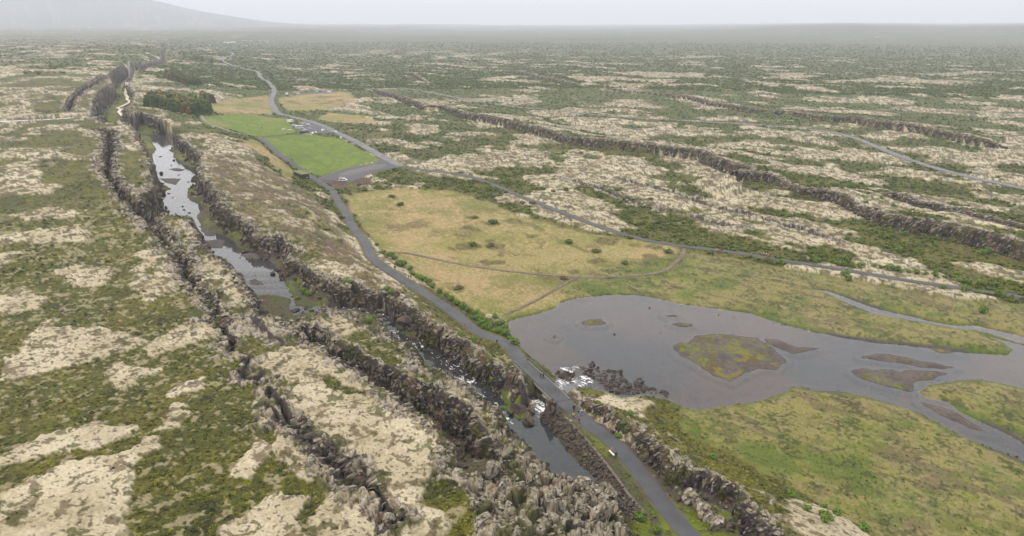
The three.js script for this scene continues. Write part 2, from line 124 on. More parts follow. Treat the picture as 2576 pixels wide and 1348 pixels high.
  moss2: [[-186.6,-254.0],[-179.9,-261.6],[-166.8,-254.0],[-164.7,-243.4],[-176.5,-238.3]],
  moss3: [[-214.7,-297.6],[-203.3,-303.1],[-200.1,-297.6],[-206.4,-284.6]],
  moss4: [[-226.9,-316.5],[-210.4,-326.8],[-196.1,-333.3],[-181.2,-316.5],[-196.0,-310.6],[-222.2,-309.2]],
  moss5: [[-238.9,-350.0],[-226.0,-363.8],[-206.7,-356.8],[-205.2,-343.5],[-225.7,-340.5]],
  moss6: [[-302.8,-489.5],[-295.8,-509.6],[-278.0,-496.0],[-282.1,-470.8]],
  moss7: [[-112.9,-211.0],[-110.7,-225.6],[-104.2,-235.1],[-96.3,-235.1],[-91.6,-225.6],[-95.7,-219.5],[-103.2,-213.8],[-105.7,-205.6]],
  moss8: [[-116.4,-195.3],[-115.6,-201.7],[-101.7,-199.1],[-98.3,-196.6],[-105.6,-192.8],[-105.4,-185.6]],
  moss9: [[-91.9,-185.6],[-89.5,-191.6],[-86.1,-192.8],[-84.5,-184.4],[-88.9,-182.1]],
  moss10: [[-104.1,-135.3],[-103.5,-147.1],[-94.6,-150.4],[-88.0,-153.7],[-85.5,-162.6],[-87.6,-176.6],[-83.6,-174.5],[-81.3,-166.4],[-84.2,-155.4],[-85.1,-150.4],[-81.7,-144.0],[-80.6,-138.1],[-76.6,-131.3],[-84.0,-130.0],[-93.6,-130.0],[-99.2,-131.3]],
  moss11: [[-118.6,-151.2],[-107.8,-164.5],[-104.0,-168.4],[-92.2,-164.5],[-93.4,-158.9],[-98.1,-155.4],[-107.4,-153.7],[-116.5,-147.9]],
  moss12: [[-62.4,-148.7],[-61.2,-158.9],[-58.0,-160.7],[-57.2,-152.0],[-58.2,-144.0],[-61.7,-144.0]],
  moss13: [[-66.2,-177.7],[-62.0,-181.0],[-59.0,-185.6],[-53.7,-190.3],[-45.1,-181.0],[-37.7,-181.0],[-29.7,-176.6],[-22.6,-168.4],[-16.8,-158.9],[-14.4,-152.0],[-17.4,-145.6],[-20.2,-139.6],[-25.5,-135.3],[-28.0,-141.0],[-34.1,-145.6],[-39.7,-155.4],[-50.4,-168.4],[-55.2,-164.5],[-48.5,-153.7],[-39.9,-144.0],[-47.7,-144.0],[-54.5,-155.4],[-61.1,-164.5]],
  moss14: [[-77.1,-208.2],[-69.1,-213.8],[-56.4,-211.5],[-48.9,-204.1],[-38.6,-185.6],[-44.4,-187.9],[-52.1,-192.8],[-61.9,-187.9],[-70.7,-195.3]],
  moss15: [[-41.2,-135.3],[-32.1,-135.3],[-23.0,-130.0],[-23.0,-124.0],[-33.8,-124.0],[-40.7,-130.0]],
  moss16: [[-154.4,-297.6],[-148.6,-306.8],[-129.8,-288.8],[-118.2,-263.6],[-126.5,-255.9],[-127.5,-248.6],[-140.1,-263.6],[-135.3,-276.0]],
  moss17: [[-129.9,-293.1],[-117.2,-293.6],[-94.8,-263.8],[-88.6,-248.6],[-99.9,-245.1],[-118.4,-271.7]],
  moss18: [[-96.3,-235.1],[-86.7,-238.3],[-69.9,-225.6],[-70.7,-219.5],[-86.7,-222.5]],
  moss19: [[-56.1,-124.0],[-55.1,-130.0],[-49.1,-136.7],[-41.9,-138.1],[-41.3,-132.6],[-45.3,-124.0]],
  moss20: [[-156.5,-337.7],[-148.8,-345.8],[-131.9,-306.9],[-140.8,-316.6]],
  cover: [[-95.2,-130.0,0.5,0.3],[-86.1,-144.0,0.38,0.5],[-119.1,-170.4,0.3,0.5],[-75.2,-160.7,0.12,0.8],[-92.7,-205.6,0.2,0.7],[-141.8,-219.5,0.3,0.6],[-178.5,-271.7,0.25,0.6],[-170.0,-316.5,0.2,0.7],[-249.9,-394.7,0.4,0.4],[-232.4,-422.1,0.4,0.4],[-351.3,-567.6,0.45,0.4],[-481.7,-825.5,0.45,0.4],[-480.9,-1001.6,0.5,0.3],[-713.8,-1182.9,0.4,0.4],[-797.1,-1519.1,0.5,0.3],[-1627.2,-2726.4,0.5,0.3],[-1353.2,-2726.4,0.4,0.4],[-71.3,-728.0,0.55,0.3],[3.8,-582.3,0.7,0.2],[60.4,-535.5,0.8,0.15],[-40.0,-882.9,0.5,0.35],[86.6,-783.3,0.75,0.2],[104.1,-471.6,0.75,0.25],[131.1,-394.7,0.55,0.4],[161.8,-495.4,0.65,0.2],[188.1,-378.9,0.4,0.5],[206.6,-338.0,0.35,0.5],[150.4,-617.9,0.7,0.25],[231.7,-617.9,0.6,0.35],[287.7,-535.5,0.5,0.4],[280.8,-449.9,0.6,0.3],[-137.0,-921.8,0.5,0.4],[-144.3,-1510.3,0.25,0.7],[-375.3,-1908.9,0.25,0.7],[-330.2,-1324.4,0.45,0.5],[11.1,-1755.0,0.2,0.75],[68.0,-1178.5,0.45,0.5],[214.8,-1010.2,0.5,0.45],[370.3,-1178.5,0.35,0.6],[404.4,-964.0,0.45,0.5],[508.7,-882.9,0.5,0.45],[409.0,-703.1,0.6,0.35],[774.6,-1247.3,0.25,0.7],[702.5,-1510.3,0.4,0.55],[548.5,-1510.3,0.5,0.45],[317.6,-1510.3,0.55,0.4],[225.2,-2091.8,0.3,0.65],[599.4,-2312.7,0.2,0.75],[1184.2,-2312.7,0.1,0.85],[-424.4,-2928.2,0.5,0.45],[-148.7,-3375.2,0.4,0.5],[191.1,-3375.2,0.15,0.8],[-717.8,-2920.7,0.15,0.8],[-892.4,-6194.9,0.1,0.85],[760.4,-4848.8,0.06,0.9],[1733.7,-4848.8,0.06,0.9],[-948.4,-2388.7,0.2,0.7],[-1470.7,-4262.9,0.3,0.6],[-495.0,-1372.5,0.1,0.85],[-645.8,-1576.4,0.1,0.85],[-518.7,-1144.9,0.5,0.3],[-644.2,-2168.0,0.15,0.8],[96.8,-344.2,0.3,0.5],[156.1,-350.7,0.4,0.5],[-36.3,-495.4,0.35,0.4],[-280.2,-810.6,0.2,0.5]],
  path_bush: [[-65.5,-353.1],[-61.3,-346.5],[-56.8,-342.3],[-54.4,-334.1],[-51.0,-332.1],[-49.0,-326.2],[-45.5,-322.4],[-43.4,-315.0],[-40.7,-311.4],[-38.0,-307.9],[-35.5,-306.2],[-33.3,-301.1],[-29.9,-294.6],[-27.0,-291.4],[-24.4,-286.8],[-22.0,-282.3],[-19.2,-279.3],[-16.9,-275.0],[-14.1,-272.2],[-12.4,-266.7],[-10.3,-264.1],[-8.2,-261.5],[-6.4,-266.7],[-4.3,-262.8],[-2.8,-258.9],[-9.0,-255.1],[-6.6,-252.7],[-11.1,-258.9],[-14.3,-264.1],[-4.7,-255.1],[-2.3,-252.7],[0.1,-264.1],[-0.3,-243.2],[1.0,-237.6],[-61.8,-342.3],[-57.4,-334.1],[-51.1,-324.3]],
  bush: [[-47.7,-519.7],[-45.5,-526.6],[-28.5,-506.4],[-14.8,-495.8],[-104.8,-483.7],[-77.0,-475.8],[-68.4,-453.7],[-21.8,-422.4],[-10.9,-408.9],[-9.5,-411.9],[12.4,-453.7],[6.7,-453.7],[-19.2,-366.9],[-10.4,-364.5],[28.4,-370.5],[40.9,-354.2],[22.7,-314.1],[51.9,-336.1],[76.2,-353.1],[-22.2,-301.1],[-3.4,-517.5],[20.5,-495.8],[27.1,-487.6],[36.1,-491.7],[64.7,-411.9],[87.1,-468.3]],
  bush_e: [[239.0,-513.0],[213.1,-491.7],[216.0,-479.7],[208.5,-472.0],[218.8,-457.3],[222.1,-446.8],[208.1,-436.7],[208.9,-487.6],[222.8,-487.6],[208.4,-504.3],[201.9,-508.6],[264.6,-468.3],[221.5,-430.3],[199.4,-424.0],[177.3,-384.2],[194.4,-379.1],[206.5,-384.2],[151.5,-332.1],[147.5,-334.1],[141.5,-336.1],[158.4,-328.1],[164.4,-328.1],[167.1,-326.2],[169.8,-324.3],[172.5,-322.4],[176.3,-320.5],[178.9,-318.7],[182.0,-316.8],[185.2,-315.0],[188.8,-313.2],[192.6,-309.7],[196.2,-307.9],[200.3,-306.2],[205.0,-304.5],[145.9,-311.4],[145.7,-315.0],[187.9,-296.2],[191.9,-294.6],[180.3,-299.5],[199.2,-291.4],[227.2,-350.9],[231.1,-353.1],[232.3,-348.7],[225.3,-355.3],[123.0,-334.1],[124.7,-332.1],[181.7,-273.6],[189.6,-355.3]],
  bush_gorge: [[-93.7,-280.3],[-91.4,-277.7],[-62.3,-272.8],[-59.3,-270.3],[-47.0,-269.1],[-45.2,-266.8],[-48.9,-250.3],[-47.4,-252.4],[-44.7,-247.3],[-48.2,-243.3],[-48.1,-237.4],[-32.8,-230.6],[-31.0,-229.7],[-5.1,-207.0],[-6.4,-211.2],[-3.4,-200.5],[-80.8,-276.5],[-78.1,-274.0],[-81.5,-271.6],[-206.1,-425.4],[-220.8,-449.2],[-204.1,-409.6],[-181.8,-375.8],[-127.4,-349.0],[-137.9,-360.7]],
  bush_s: [[-12.9,-236.4],[-17.0,-230.9],[7.7,-221.8],[29.5,-177.3],[27.8,-175.2],[40.2,-180.0],[32.4,-185.0],[50.2,-165.7],[65.6,-152.1],[71.7,-149.0],[73.5,-145.9],[65.1,-142.6],[68.1,-141.1],[77.4,-141.1],[67.4,-137.9],[27.9,-141.1],[30.9,-136.6]],
  conifer_lone: [[-777.9,-1924.0],[-744.2,-1856.5],[-710.4,-1803.6],[-680.3,-1780.6]],
  people: [[17.1,-189.0,'navy','dark'],[17.5,-189.7,'orange','dark'],[18.3,-186.3,'navy','tan'],[19.2,-186.6,'white','blue'],[16.8,-184.9,'yellow','dark'],[18.2,-182.3,'red','navy'],[25.1,-167.1,'tan','dark'],[25.9,-165.0,'navy','dark'],[8.7,-209.4,'black','dark'],[9.5,-209.1,'black','dark'],[-50.6,-310.9,'black','dark'],[-50.1,-310.9,'navy','dark'],[-43.1,-300.1,'black','navy'],[-42.3,-300.8,'navy','dark'],[-17.2,-255.3,'red','tan'],[-5.1,-237.9,'black','dark'],[89.1,-368.1,'black','dark'],[91.4,-362.4,'black','dark'],[99.3,-354.0,'yellow','dark'],[100.2,-354.0,'white','dark'],[101.3,-354.0,'red','navy'],[102.3,-354.0,'black','dark'],[118.7,-346.3,'blue','dark'],[119.9,-345.9,'white','navy'],[121.3,-346.3,'white','dark'],[120.1,-341.8,'red','red'],[121.6,-343.7,'pink','dark'],[124.0,-341.0,'black','dark'],[125.4,-341.0,'teal','dark'],[-143.7,-537.2,'black','dark'],[-143.1,-537.2,'navy','dark'],[-167.6,-575.7,'black','dark'],[-253.0,-733.6,'black','dark'],[-241.5,-738.1,'navy','dark'],[-102.2,-551.0,'navy','dark'],[-56.5,-564.3,'blue','tan'],[-367.3,-751.6,'black','dark'],[-362.4,-748.6,'red','red'],[-356.9,-738.5,'red','dark'],[-374.1,-755.8,'white','dark'],[-433.4,-853.7,'white','dark'],[-416.7,-820.4,'navy','dark'],[-492.4,-990.8,'navy','dark'],[-446.1,-872.8,'black','dark'],[-514.7,-1032.5,'red','dark']],
  eastland: [[123.8,-208.8],[129.3,-213.2],[134.9,-215.1],[141.7,-216.9],[146.2,-217.4],[151.0,-215.1],[157.5,-210.6],[161.7,-206.2],[139.5,-173.1],[137.2,-178.9],[134.8,-185.2],[131.3,-191.8],[129.4,-197.2],[129.8,-202.8],[124.4,-205.4]],
  ditch: [[0.2,-415.2,6.0],[8.3,-409.3,5.0],[13.9,-400.8,3.0],[19.1,-387.2,2.5],[24.6,-374.5,3.0],[32.4,-361.3,2.5],[39.4,-352.3,3.0],[41.9,-340.5,4.0],[44.7,-332.4,3.0]],
  ovals: [[-22.6,-422.8,4.5],[-10.9,-409.3,5.0],[-16.9,-412.3,3.0],[-23.7,-400.8,5.0],[-19.8,-395.2,4.0],[-21.7,-364.8,7.0],[-9.1,-364.8,6.0],[-10.7,-374.5,4.0],[1.7,-415.2,6.0],[47.8,-374.5,7.0],[-5.6,-349.0,3.0],[-22.2,-301.4,4.5],[23.3,-314.4,3.0],[-12.2,-338.4,4.0],[-6.7,-338.4,4.0],[-27.6,-344.7,3.0],[-30.0,-360.2,3.0],[62.1,-366.0,4.0],[70.3,-363.7,5.0],[66.7,-346.8,5.0],[28.2,-324.6,4.0],[40.0,-340.5,5.0],[50.3,-320.8,4.0],[43.3,-320.8,4.0],[-68.2,-452.4,3.0],[-77.0,-476.3,4.0],[-80.1,-448.9,2.5],[-73.5,-442.1,2.5],[-47.4,-434.5,2.5],[53.1,-311.7,4.0],[9.9,-384.6,4.0]],
  crest: [[-63.3,-229.9],[-41.5,-209.4],[-34.8,-204.9],[-29.3,-198.3],[-23.7,-189.1],[-18.8,-183.4],[-14.5,-178.9],[-11.2,-175.3],[-8.3,-172.0],[-6.7,-164.5],[-2.8,-159.7],[-0.5,-152.7],[0.1,-162.0],[-2.3,-170.1],[-5.1,-177.4],[-7.4,-182.6],[-12.1,-190.6],[-17.6,-199.9],[-20.3,-203.9],[-27.5,-208.8],[-33.7,-226.3],[-47.6,-239.9],[-56.8,-247.4],[-66.2,-249.6]],
  bridge: [[3.1,-220.0],[14.2,-195.5]],
  mouth: [[6.2,-193.4,2.5],[9.0,-198.1,2.2],[11.4,-204.7,1.0],[14.4,-211.2,0.05],[18.0,-215.3,0.0]],
  retain: [[10.8,-192.5],[15.0,-184.6],[18.0,-177.6],[20.8,-170.4],[23.0,-163.6],[25.1,-156.8],[26.7,-150.9],[28.2,-146.3],[30.4,-142.0]],
  shed: [[-153.5,-527.5],[-144.3,-515.5],[-139.8,-517.8]],
  cars: [[-242.5,-838.9,'camper','white',20],[-233.4,-820.8,'van','white',20],[-222.5,-801.6,'bus','white',15],[-213.6,-788.4,'car','white',15],[-209.7,-783.2,'car','charcoal',15],[-200.1,-764.8,'car','white',120],[-198.0,-769.8,'car','silver',120],[-193.2,-783.2,'van','white',75],[-210.6,-798.9,'car','silver',15],[-213.1,-811.5,'car','grey',15],[-221.3,-831.2,'car','white',10],[-340.5,-1173.5,'camper','white',80],[-311.6,-1238.3,'car','white',10],[-306.1,-1238.3,'car','charcoal',10],[-286.7,-1219.9,'camper','white',10],[-1233.1,-3230.0,'bus','white',80],[-718.9,-2010.1,'van','white',30],[-178.0,-769.8,'car','silver',-42],[-1125.6,-1852.9,'van','white',10],[-1135.4,-1879.9,'van','white',10]],
  truck: [[-118.8,-527.1]],
  houses: [[-1342.4,-3714.9,26,9],[-1337.5,-3751.2,20,9],[-1334.1,-3788.2,22,9],[-1355.2,-3984.5,9,7],[-1354.1,-4026.2,8,7],[-1328.4,-4026.2,10,8],[-1288.4,-4047.4,10,8],[-1258.3,-4026.2,9,7],[-1236.7,-4005.3,8,7],[-1129.1,-3357.3,9,7],[-1859.9,-3936.4,10,8],[2441.5,-5305.9,30,12]],
  tables: [[-228.9,-766.5],[-223.8,-768.9]],
  kiosk: [[-208.9,-766.5]],
  sign: [[-162.7,-724.5]],
  board: [[24.4,-167.4],[25.4,-164.8]],
  bigrock: [[4.3,-186.8,3.0],[2.7,-192.1,4.6],[0.5,-197.2,3.5],[-0.1,-190.9,1.8],[5.0,-192.4,2.2],[-14.5,-213.6,2.0],[-19.1,-217.4,1.6],[-43.1,-258.2,3.5],[-36.8,-247.0,4.2],[-43.3,-263.4,3],[-49.2,-268.9,2.2],[-40.4,-253.1,2.6],[-34.0,-243.5,2.5],[-38.3,-251.9,2.2],[-31.3,-240.0,2]],
  stone: [[-271.3,-602.2,1.4],[-267.3,-574.2,2.4],[-249.5,-558.0,2.2],[-243.3,-537.8,1.6],[-236.7,-508.0,3],[-223.8,-504.7,2.2],[-253.5,-535.2,1.6],[-301.3,-662.8,1],[-311.8,-678.8,1],[-330.3,-704.2,1],[-287.5,-643.8,1],[-280.1,-632.9,1.2],[-292.9,-625.8,1.2],[-226.4,-479.7,2],[-206.9,-448.4,1.8],[-199.6,-437.6,1.5],[-184.7,-415.8,2],[-180.8,-408.0,2],[-175.5,-401.3,1.6],[-188.7,-427.3,1],[-207.7,-481.8,1.6],[-133.1,-344.6,1.6],[-129.4,-340.1,1.4],[-119.9,-320.3,1],[-114.0,-315.8,2],[-98.6,-298.0,2.4],[-98.5,-302.4,1.8],[-106.2,-296.8,1.1],[-100.2,-277.2,1.3],[-79.6,-263.1,3],[-77.0,-264.5,2.5],[-73.8,-261.7,2.2],[-76.9,-260.3,2],[-71.5,-260.3,2],[54.5,-281.2,1.2],[37.0,-254.4,1.1],[54.3,-256.3,0.8],[26.0,-292.6,0.8],[54.0,-244.4,0.5],[79.8,-273.4,0.7],[85.2,-271.7,0.9],[98.6,-265.5,0.8],[100.9,-263.3,1],[102.3,-263.5,0.9]],
  pile: [[22.3,-227.4],[27.1,-231.5],[29.0,-224.4],[35.9,-224.4],[35.8,-217.7],[36.6,-214.9],[41.1,-219.6],[41.9,-214.0],[47.5,-208.7],[46.3,-207.0],[39.0,-208.7],[33.1,-207.0],[28.8,-211.3],[26.9,-216.8],[24.0,-221.5]],
  pile2: [[13.4,-222.4],[15.1,-223.4],[20.2,-221.9],[19.8,-217.6],[17.2,-216.7],[15.7,-219.5]],
  outcrop: [[40.2,-148.7,0.9],[40.6,-147.7,1.6],[41.0,-146.8,2.3],[41.4,-145.8,1.25],[41.8,-144.9,1.9499999999999997],[42.3,-144.0,0.9],[42.7,-143.1,1.6],[43.0,-142.2,2.3],[43.4,-141.3,1.25],[43.8,-140.4,1.9499999999999997],[44.2,-139.5,0.9],[44.6,-138.6,1.6],[45.0,-137.8,2.3],[41.2,-149.2,1.0],[41.9,-147.1,1.0],[42.6,-145.0,1.0],[43.3,-143.0,1.0],[44.0,-141.0,1.0],[44.7,-139.1,1.0]],
  grove: [[-396.3,-831.6],[-415.0,-895.7],[-392.4,-891.6],[-371.5,-896.4],[-349.9,-876.6],[-322.3,-827.4],[-316.8,-761.0],[-338.9,-774.4],[-368.8,-803.9]],
  grove2: [[-576.3,-1297.0],[-582.3,-1337.1],[-541.7,-1282.7],[-508.7,-1259.9],[-483.7,-1209.5],[-483.4,-1175.4],[-505.7,-1180.9],[-547.8,-1246.0]],
  grove3: [[-385.3,-957.5],[-386.6,-973.5],[-371.4,-957.3],[-365.7,-948.6],[-369.4,-935.1]],
  ridge: [[-9.5,-143.2],[-5.5,-144.2],[-3.2,-150.2],[0.4,-152.2],[4.0,-150.3],[7.4,-145.1],[11.4,-143.9],[14.8,-142.2],[18.8,-140.0],[21.8,-134.7],[21.3,-128.9],[23.3,-122.8],[15.5,-121.4],[0.3,-121.2],[-6.0,-121.2],[-8.0,-130.2]],
  pinnacle: [[12.3,-151.7,2.6,6.5],[10.5,-151.0,1.6,4],[-1.2,-153.9,2.8,4],[3.6,-158.9,1.6,2.4],[6.9,-155.0,2.2,3],[3.1,-148.6,2.2,2.6],[20.9,-138.9,2,3.2],[18.4,-148.1,2,3],[5.8,-147.6,2,2.6]]
};
// ---------------------------------------------------------------- helpers
function rng(seed) { let s = seed >>> 0; return () => { s = s + 0x6D2B79F5 | 0; let t = Math.imul(s ^ s >>> 15, 1 | s); t = t + Math.imul(t ^ t >>> 7, 61 | t) ^ t; return ((t ^ t >>> 14) >>> 0) / 4294967296; }; }
const clamp = (v, a = 0, b = 1) => v < a ? a : v > b ? b : v;
const sm = t => { t = clamp(t); return t * t * (3 - 2 * t); };
const mix = (a, b, t) => a + (b - a) * t;
function hash(i, j, k = 0) { let h = Math.imul(i, 374761393) + Math.imul(j, 668265263) + Math.imul(k, 2147483647 ^ 0x5bd1e995) | 0; h = Math.imul(h ^ h >>> 13, 1274126177); return ((h ^ h >>> 16) >>> 0) / 4294967296; }
function vn(x, y, k = 0) {
  const i = Math.floor(x), j = Math.floor(y); let u = x - i, v = y - j; u = u * u * (3 - 2 * u); v = v * v * (3 - 2 * v);
  const a = hash(i, j, k), b = hash(i + 1, j, k), c = hash(i, j + 1, k), d = hash(i + 1, j + 1, k);
  return a + (b - a) * u + (c - a + (a - b - c + d) * u) * v;
}
// layered noise about 0..1; layers finer than the local spacing are left out
function fbm(x, y, scale, n, k = 0, cell = 0) {
  let s = 0, a = 1, w = 0, f = 1 / scale;
  for (let i = 0; i < n; i++) {
    if (i && cell * f > 0.9) break;
    s += a * vn(x * f + i * 17.3, y * f - i * 9.1, k + i); w += a; a *= 0.52; f *= 2.03;
    const t = x; x = x * 0.8 - y * 0.6; y = t * 0.6 + y * 0.8;
  }
  return s / w;
}
// broken blocks: W.id names the block, W.gap the distance to the joint with its neighbour
const W = { id: 0, gap: 0 };
function blocks(x, y, k) {
  const i0 = Math.floor(x), j0 = Math.floor(y); let f1 = 9, f2 = 9;
  for (let j = j0 - 1; j <= j0 + 1; j++) for (let i = i0 - 1; i <= i0 + 1; i++) { const px = i + 0.15 + 0.7 * hash(i, j, k), py = j + 0.15 + 0.7 * hash(i, j, k + 1), d = Math.abs(px - x) * 0.6 + Math.hypot(px - x, py - y) * 0.6; if (d < f1) { f2 = f1; f1 = d; W.id = hash(i, j, k + 2); W.dx = x - px; W.dy = y - py; } else if (d < f2) f2 = d; }
  W.gap = f2 - f1;
}
function table(rows, q) { // rows [key ascending, ...values]
  let i = 0; while (i < rows.length - 2 && rows[i + 1][0] < q) i++;
  const a = rows[i], b = rows[i + 1], t = clamp((q - a[0]) / (b[0] - a[0])); return a.map((v, k) => v + (b[k] - v) * t);
}
const names = {};
function numbered(n) { const k = names[n] = (names[n] ?? -1) + 1; return k ? n + '_' + String(k).padStart(3, '0') : n; }
function tag(o, label, category, group, kind) { if (label) o.userData.label = label; if (category) o.userData.category = category; if (group) o.userData.group = group; if (kind) o.userData.kind = kind; return o; }
function mesh(name, geo, mat, parent) { const m = new THREE.Mesh(geo, mat); m.name = parent ? name : numbered(name); m.castShadow = m.receiveShadow = true; (parent || scene).add(m); return m; }
function group(name, x, y, z, turn = 0) { const g = new THREE.Group(); g.name = numbered(name); g.position.set(x, y, z); g.rotation.y = turn; scene.add(g); return g; }
const lin = (r, g, b) => new THREE.Color().setRGB(r, g, b);
const std = (c, rough = 0.9, o = {}) => new THREE.MeshStandardMaterial({ color: c, roughness: rough, ...o });

// ---------------------------------------------------------------- features: outlines and lines with quick boxes
function feature(pts, closed, reach) {
  const f = { p: pts, closed, reach, n: pts.length };
  f.x0 = Math.min(...pts.map(p => p[0])) - reach; f.x1 = Math.max(...pts.map(p => p[0])) + reach;
  f.z0 = Math.min(...pts.map(p => p[1])) - reach; f.z1 = Math.max(...pts.map(p => p[1])) + reach;
  const m = closed ? f.n : f.n - 1; f.m = m; f.box = new Float64Array(m * 4); f.s = [0];
  for (let i = 0; i < m; i++) {
    const a = pts[i], b = pts[(i + 1) % f.n];
    f.box[i * 4] = Math.min(a[0], b[0]); f.box[i * 4 + 1] = Math.max(a[0], b[0]); f.box[i * 4 + 2] = Math.min(a[1], b[1]); f.box[i * 4 + 3] = Math.max(a[1], b[1]);
    f.s.push(f.s[i] + Math.hypot(b[0] - a[0], b[1] - a[1]));
  }
  return f;
}
const Q = { d: 0, i: 0, t: 0, side: 1 };
// nearest point of a feature: true when within reach. Q.d distance (negative inside an outline), Q.i segment, Q.t along it
function near(f, x, z) {
  if (x < f.x0 || x > f.x1 || z < f.z0 || z > f.z1) return false;
  let best = f.reach * f.reach, bi = -1, bt = 0, inside = false; const p = f.p, B = f.box;
  for (let i = 0; i < f.m; i++) {
    const a = p[i], b = p[i + 1 === f.n ? 0 : i + 1];
    if (f.closed && (a[1] > z) !== (b[1] > z) && x < (b[0] - a[0]) * (z - a[1]) / (b[1] - a[1]) + a[0]) inside = !inside;
    const dx = x < B[i * 4] ? B[i * 4] - x : x > B[i * 4 + 1] ? x - B[i * 4 + 1] : 0, dz = z < B[i * 4 + 2] ? B[i * 4 + 2] - z : z > B[i * 4 + 3] ? z - B[i * 4 + 3] : 0;
    if (dx * dx + dz * dz > best) continue;
    const ex = b[0] - a[0], ez = b[1] - a[1]; let t = ((x - a[0]) * ex + (z - a[1]) * ez) / (ex * ex + ez * ez + 1e-9); t = t < 0 ? 0 : t > 1 ? 1 : t;
    const rx = x - a[0] - ex * t, rz = z - a[1] - ez * t, d2 = rx * rx + rz * rz;
    if (d2 < best) { best = d2; bi = i; bt = t; }
  }
  if (bi < 0 && !inside) return false;
  Q.d = Math.sqrt(best); Q.i = Math.max(0, bi); Q.t = bt;
  if (inside) Q.d = -Q.d;
  if (!f.closed) { const a = p[Q.i], b = p[Q.i + 1]; Q.side = (b[0] - a[0]) * (z - a[1]) - (b[1] - a[1]) * (x - a[0]) > 0 ? 1 : -1; }
  return true;
}
const along = (f, k) => { const a = f.p[Q.i][k], b = f.p[(Q.i + 1) % f.n][k]; return a + (b - a) * Q.t; };
// a line with its corners rounded off, keeping every further value
function smoothLine(pts, step) {
  const c = new THREE.CatmullRomCurve3(pts.map(p => new THREE.Vector3(p[0], p[2] || 0, p[1])), false, 'centripetal');
  const n = Math.max(2, Math.round(c.getLength() / step)), o = [];
  for (let i = 0; i <= n; i++) { const v = c.getPointAt(i / n); o.push([v.x, v.z, v.y]); }
  return o;
}

// ---------------------------------------------------------------- the lie of the land before the rifts
const prof = T.profile.map(r => [-r[0], r[1], r[2], r[3], r[4]]);
const PR = []; for (let q = 0; q <= 6000; q += 4) { const r = table(prof, q), a = table(prof, q - 15), b = table(prof, q + 15); PR.push([r[1], r[2], r[3], r[4], 1 / Math.hypot(1, (b[1] - a[1]) / 30)]); }
function base(x, z) {
  const q = clamp(-z, 0, 5990) / 4, i = Math.floor(q), t = q - i, a = PR[i], b = PR[i + 1];
  const xr = a[0] + (b[0] - a[0]) * t, hr = a[1] + (b[1] - a[1]) * t, hp = a[2] + (b[2] - a[2]) * t, we = a[3] + (b[3] - a[3]) * t;
  const d = (x - xr) * a[4];
  return d >= 0 ? 0.9 + (hr - 0.9) * (1 - sm(d / we)) : hr + (hp - hr) * sm(-d / 42);
}
function rimSide(x, z) { const a = PR[Math.floor(clamp(-z, 0, 5990) / 4)]; return (x - a[0]) * a[4]; }   // metres east of the rift's east rim
const WL = T.waterline.map(r => [-r[0], r[1]]), WLt = []; for (let q = 0; q <= 3000; q += 2) WLt.push(table(WL, q)[1]);
const riverLevel = z => WLt[Math.floor(clamp(-z, 0, 2999) / 2)];

T.rapids.forEach(p => p[2] *= 1.3);
const FX = {};
for (const [k, closed, reach] of [['gorge', 1, 14], ['fissure2', 1, 10], ['pond', 1, 30], ['river', 1, 12], ['pool', 1, 8], ['meadow', 1, 25], ['spit', 1, 25], ['southland', 1, 20], ['slope', 1, 20], ['slope2', 1, 12],
  ['lawn1', 1, 12], ['lawn2', 1, 10], ['tan1', 1, 12], ['tan2', 1, 15], ['tan3', 1, 15], ['tan4', 1, 10], ['loop', 1, 8], ['lot', 1, 8], ['tlot', 1, 8], ['dirt', 1, 4], ['dirt2', 1, 4], ['pile', 1, 3], ['crest', 1, 6], ['ridge', 1, 5], ['eastland', 1, 10]]) FX[k] = feature(T[k], !!closed, reach);
for (const k of ['fissure1', 'fissure1b', 'crack3', 'crack4', 'crack5', 'crack6', 'crackE1', 'crackE2']) FX[k] = feature(T[k], false, 9);
FX.ditch = feature(T.ditch, false, 8);
for (const k of ['channel', 'rapids', 'river_w', 'mouth']) FX[k] = feature(T[k], false, 14);
const scarps = [1, 2, 3, 4, 5, 6].map(i => feature(T['scarp' + i], false, 80));
const mosses = Object.keys(T).filter(k => /^moss\d/.test(k)).map(k => feature(T[k], true, 5));
const isles = Object.keys(T).filter(k => /^isle\d/.test(k)).map(k => feature(T[k], true, 6));
const bars = Object.keys(T).filter(k => /^bar/.test(k)).map(k => feature(T[k], true, 6));
const foams = [...T.foam, ...T.foam2, ...T.foam3];
const cover = T.cover.map(([x, z, m, s]) => { const R = Math.hypot(x, z) * 0.17; return [x, z, 1 / (R * R), m, s]; });
const roads = [];
function road(name, pts, half, opt = {}) {
  const line = smoothLine(pts, 5); const r = { name, half, line, ...opt, f: feature(line, false, half + 7) }; roads.push(r); return r;
}
road('footpath', T.path_s, 2.25, { fixed: 4.6, kind: 'asphalt' });
road('footpath', T.path_n, 2.25, { start: 4.72, kind: 'asphalt' });
road('footpath', T.path_lawn, 2.2, { kind: 'asphalt' });
road('footpath', T.path_far, 1.2, { kind: 'gravel' });
road('footpath', T.path_mid, 1.6, { kind: 'asphalt' });
road('road', T.road_n, 3.6, { kind: 'tarmac', line2: true });
road('road', T.road_e, 3.4, { kind: 'tarmac', line2: true });
road('footpath', T.path_e, 1.9, { kind: 'asphalt' });
road('trail', T.trail_a, 1.0, { kind: 'dirt' });
road('trail', T.trail_b, 0.7, { kind: 'dirt' });
road('road', T.road_w, 3.6, { kind: 'tarmac' });
road('footpath', T.path_gorge, 1.6, { kind: 'gravel' });

